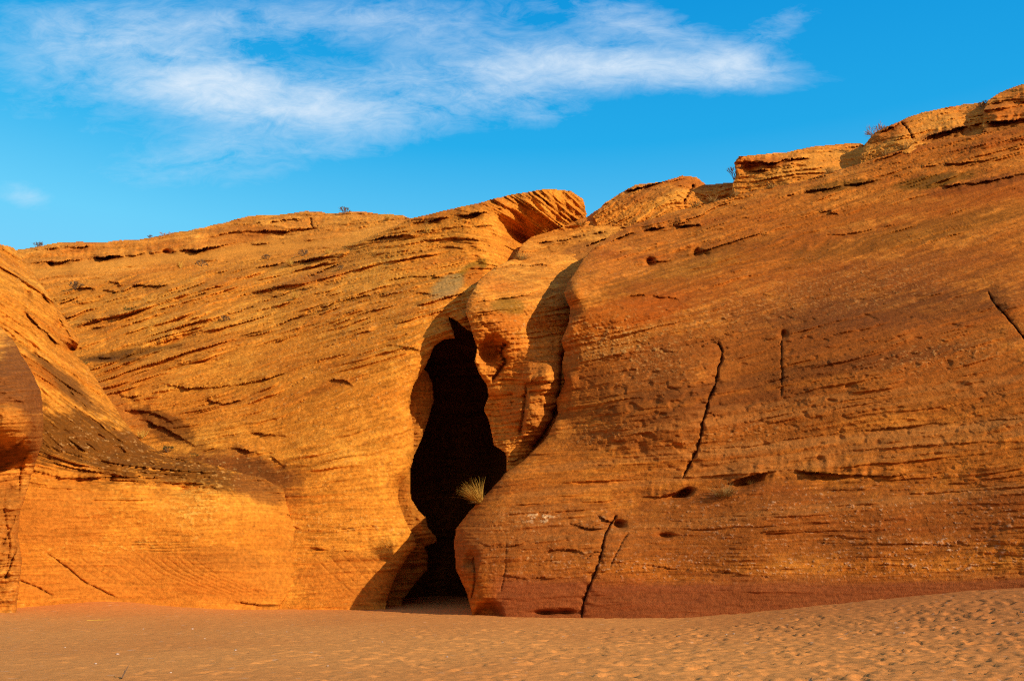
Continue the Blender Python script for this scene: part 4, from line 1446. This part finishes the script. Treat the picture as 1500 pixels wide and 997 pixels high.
m = None
for b in ((350, 130, 140, 46, -7, 1.3), (470, 160, 80, 22, -6, 0.5), (700, 115, 230, 45, 4, 0.62), (940, 98, 190, 30, -5, 0.85), (1085, 92, 60, 28, 8, 0.5), (640, 170, 200, 40, 20, 0.36),
          (330, 225, 160, 45, 12, 0.38), (930, 30, 130, 32, -18, 0.45), (560, 30, 280, 45, 0, 0.45), (110, 90, 170, 120, -10, 0.32), (30, 285, 40, 20, -20, 0.35), (1140, 38, 80, 24, 28, 0.36), (230, 40, 200, 45, 0, 0.30), (800, 165, 60, 25, 10, 0.3)):
    v = blob(*b)
    m = v if m is None else mth("ADD", m, v)
m = mth("MINIMUM", m, 1.15)
mp3 = nt.nodes.new("ShaderNodeMapping")
mp3.inputs["Rotation"].default_value = (0, 0, math.radians(-32))
mp3.inputs["Scale"].default_value = (1.0, 2.2, 1.0)
Lk(comb.outputs[0], mp3.inputs[0])
nz3 = nt.nodes.new("ShaderNodeTexNoise")
nz3.inputs["Scale"].default_value = 19.0
nz3.inputs["Detail"].default_value = 7
nz3.inputs["Roughness"].default_value = 0.7
nz3.inputs["Distortion"].default_value = 1.2
Lk(mp3.outputs[0], nz3.inputs["Vector"])
nn = mth("ADD", mth("ADD", mth("MULTIPLY", nz.outputs["Fac"], 0.45), mth("MULTIPLY", nz2.outputs["Fac"], 0.29)), mth("MULTIPLY", nz3.outputs["Fac"], 0.26))
w_ = mth("MULTIPLY_ADD", m, 1.6, 0.06, clamp=True)
raw = mth("ADD", mth("MULTIPLY_ADD", m, 0.72, -0.10), mth("MULTIPLY", mth("MULTIPLY", mth("SUBTRACT", nn, 0.5), 2.9), w_))
den = mth("MULTIPLY", mth("MAXIMUM", raw, 0.0), front)
den = mth("MINIMUM", den, 0.92)
final = rgbmix(den, base, (0.74, 0.86, 0.98))
sc10 = rgbmix(1.0, final, (10.0, 10.0, 10.0), "MULTIPLY")
for n in nt.nodes:
    if n.type == "MIX":
        n.clamp_result = False
        n.clamp_factor = True
Lk(sc10, bg.inputs["Color"])

scene.view_settings.view_transform = "Standard"
scene.view_settings.look = "None"
scene.view_settings.exposure = 0
scene.view_settings.gamma = 1
scene.render.engine = "CYCLES"
scene.cycles.use_denoising = False
scene.cycles.pixel_filter_type = 'BLACKMAN_HARRIS'
scene.cycles.filter_width = 1.1
scene.cycles.max_bounces = 6
scene.cycles.diffuse_bounces = 4
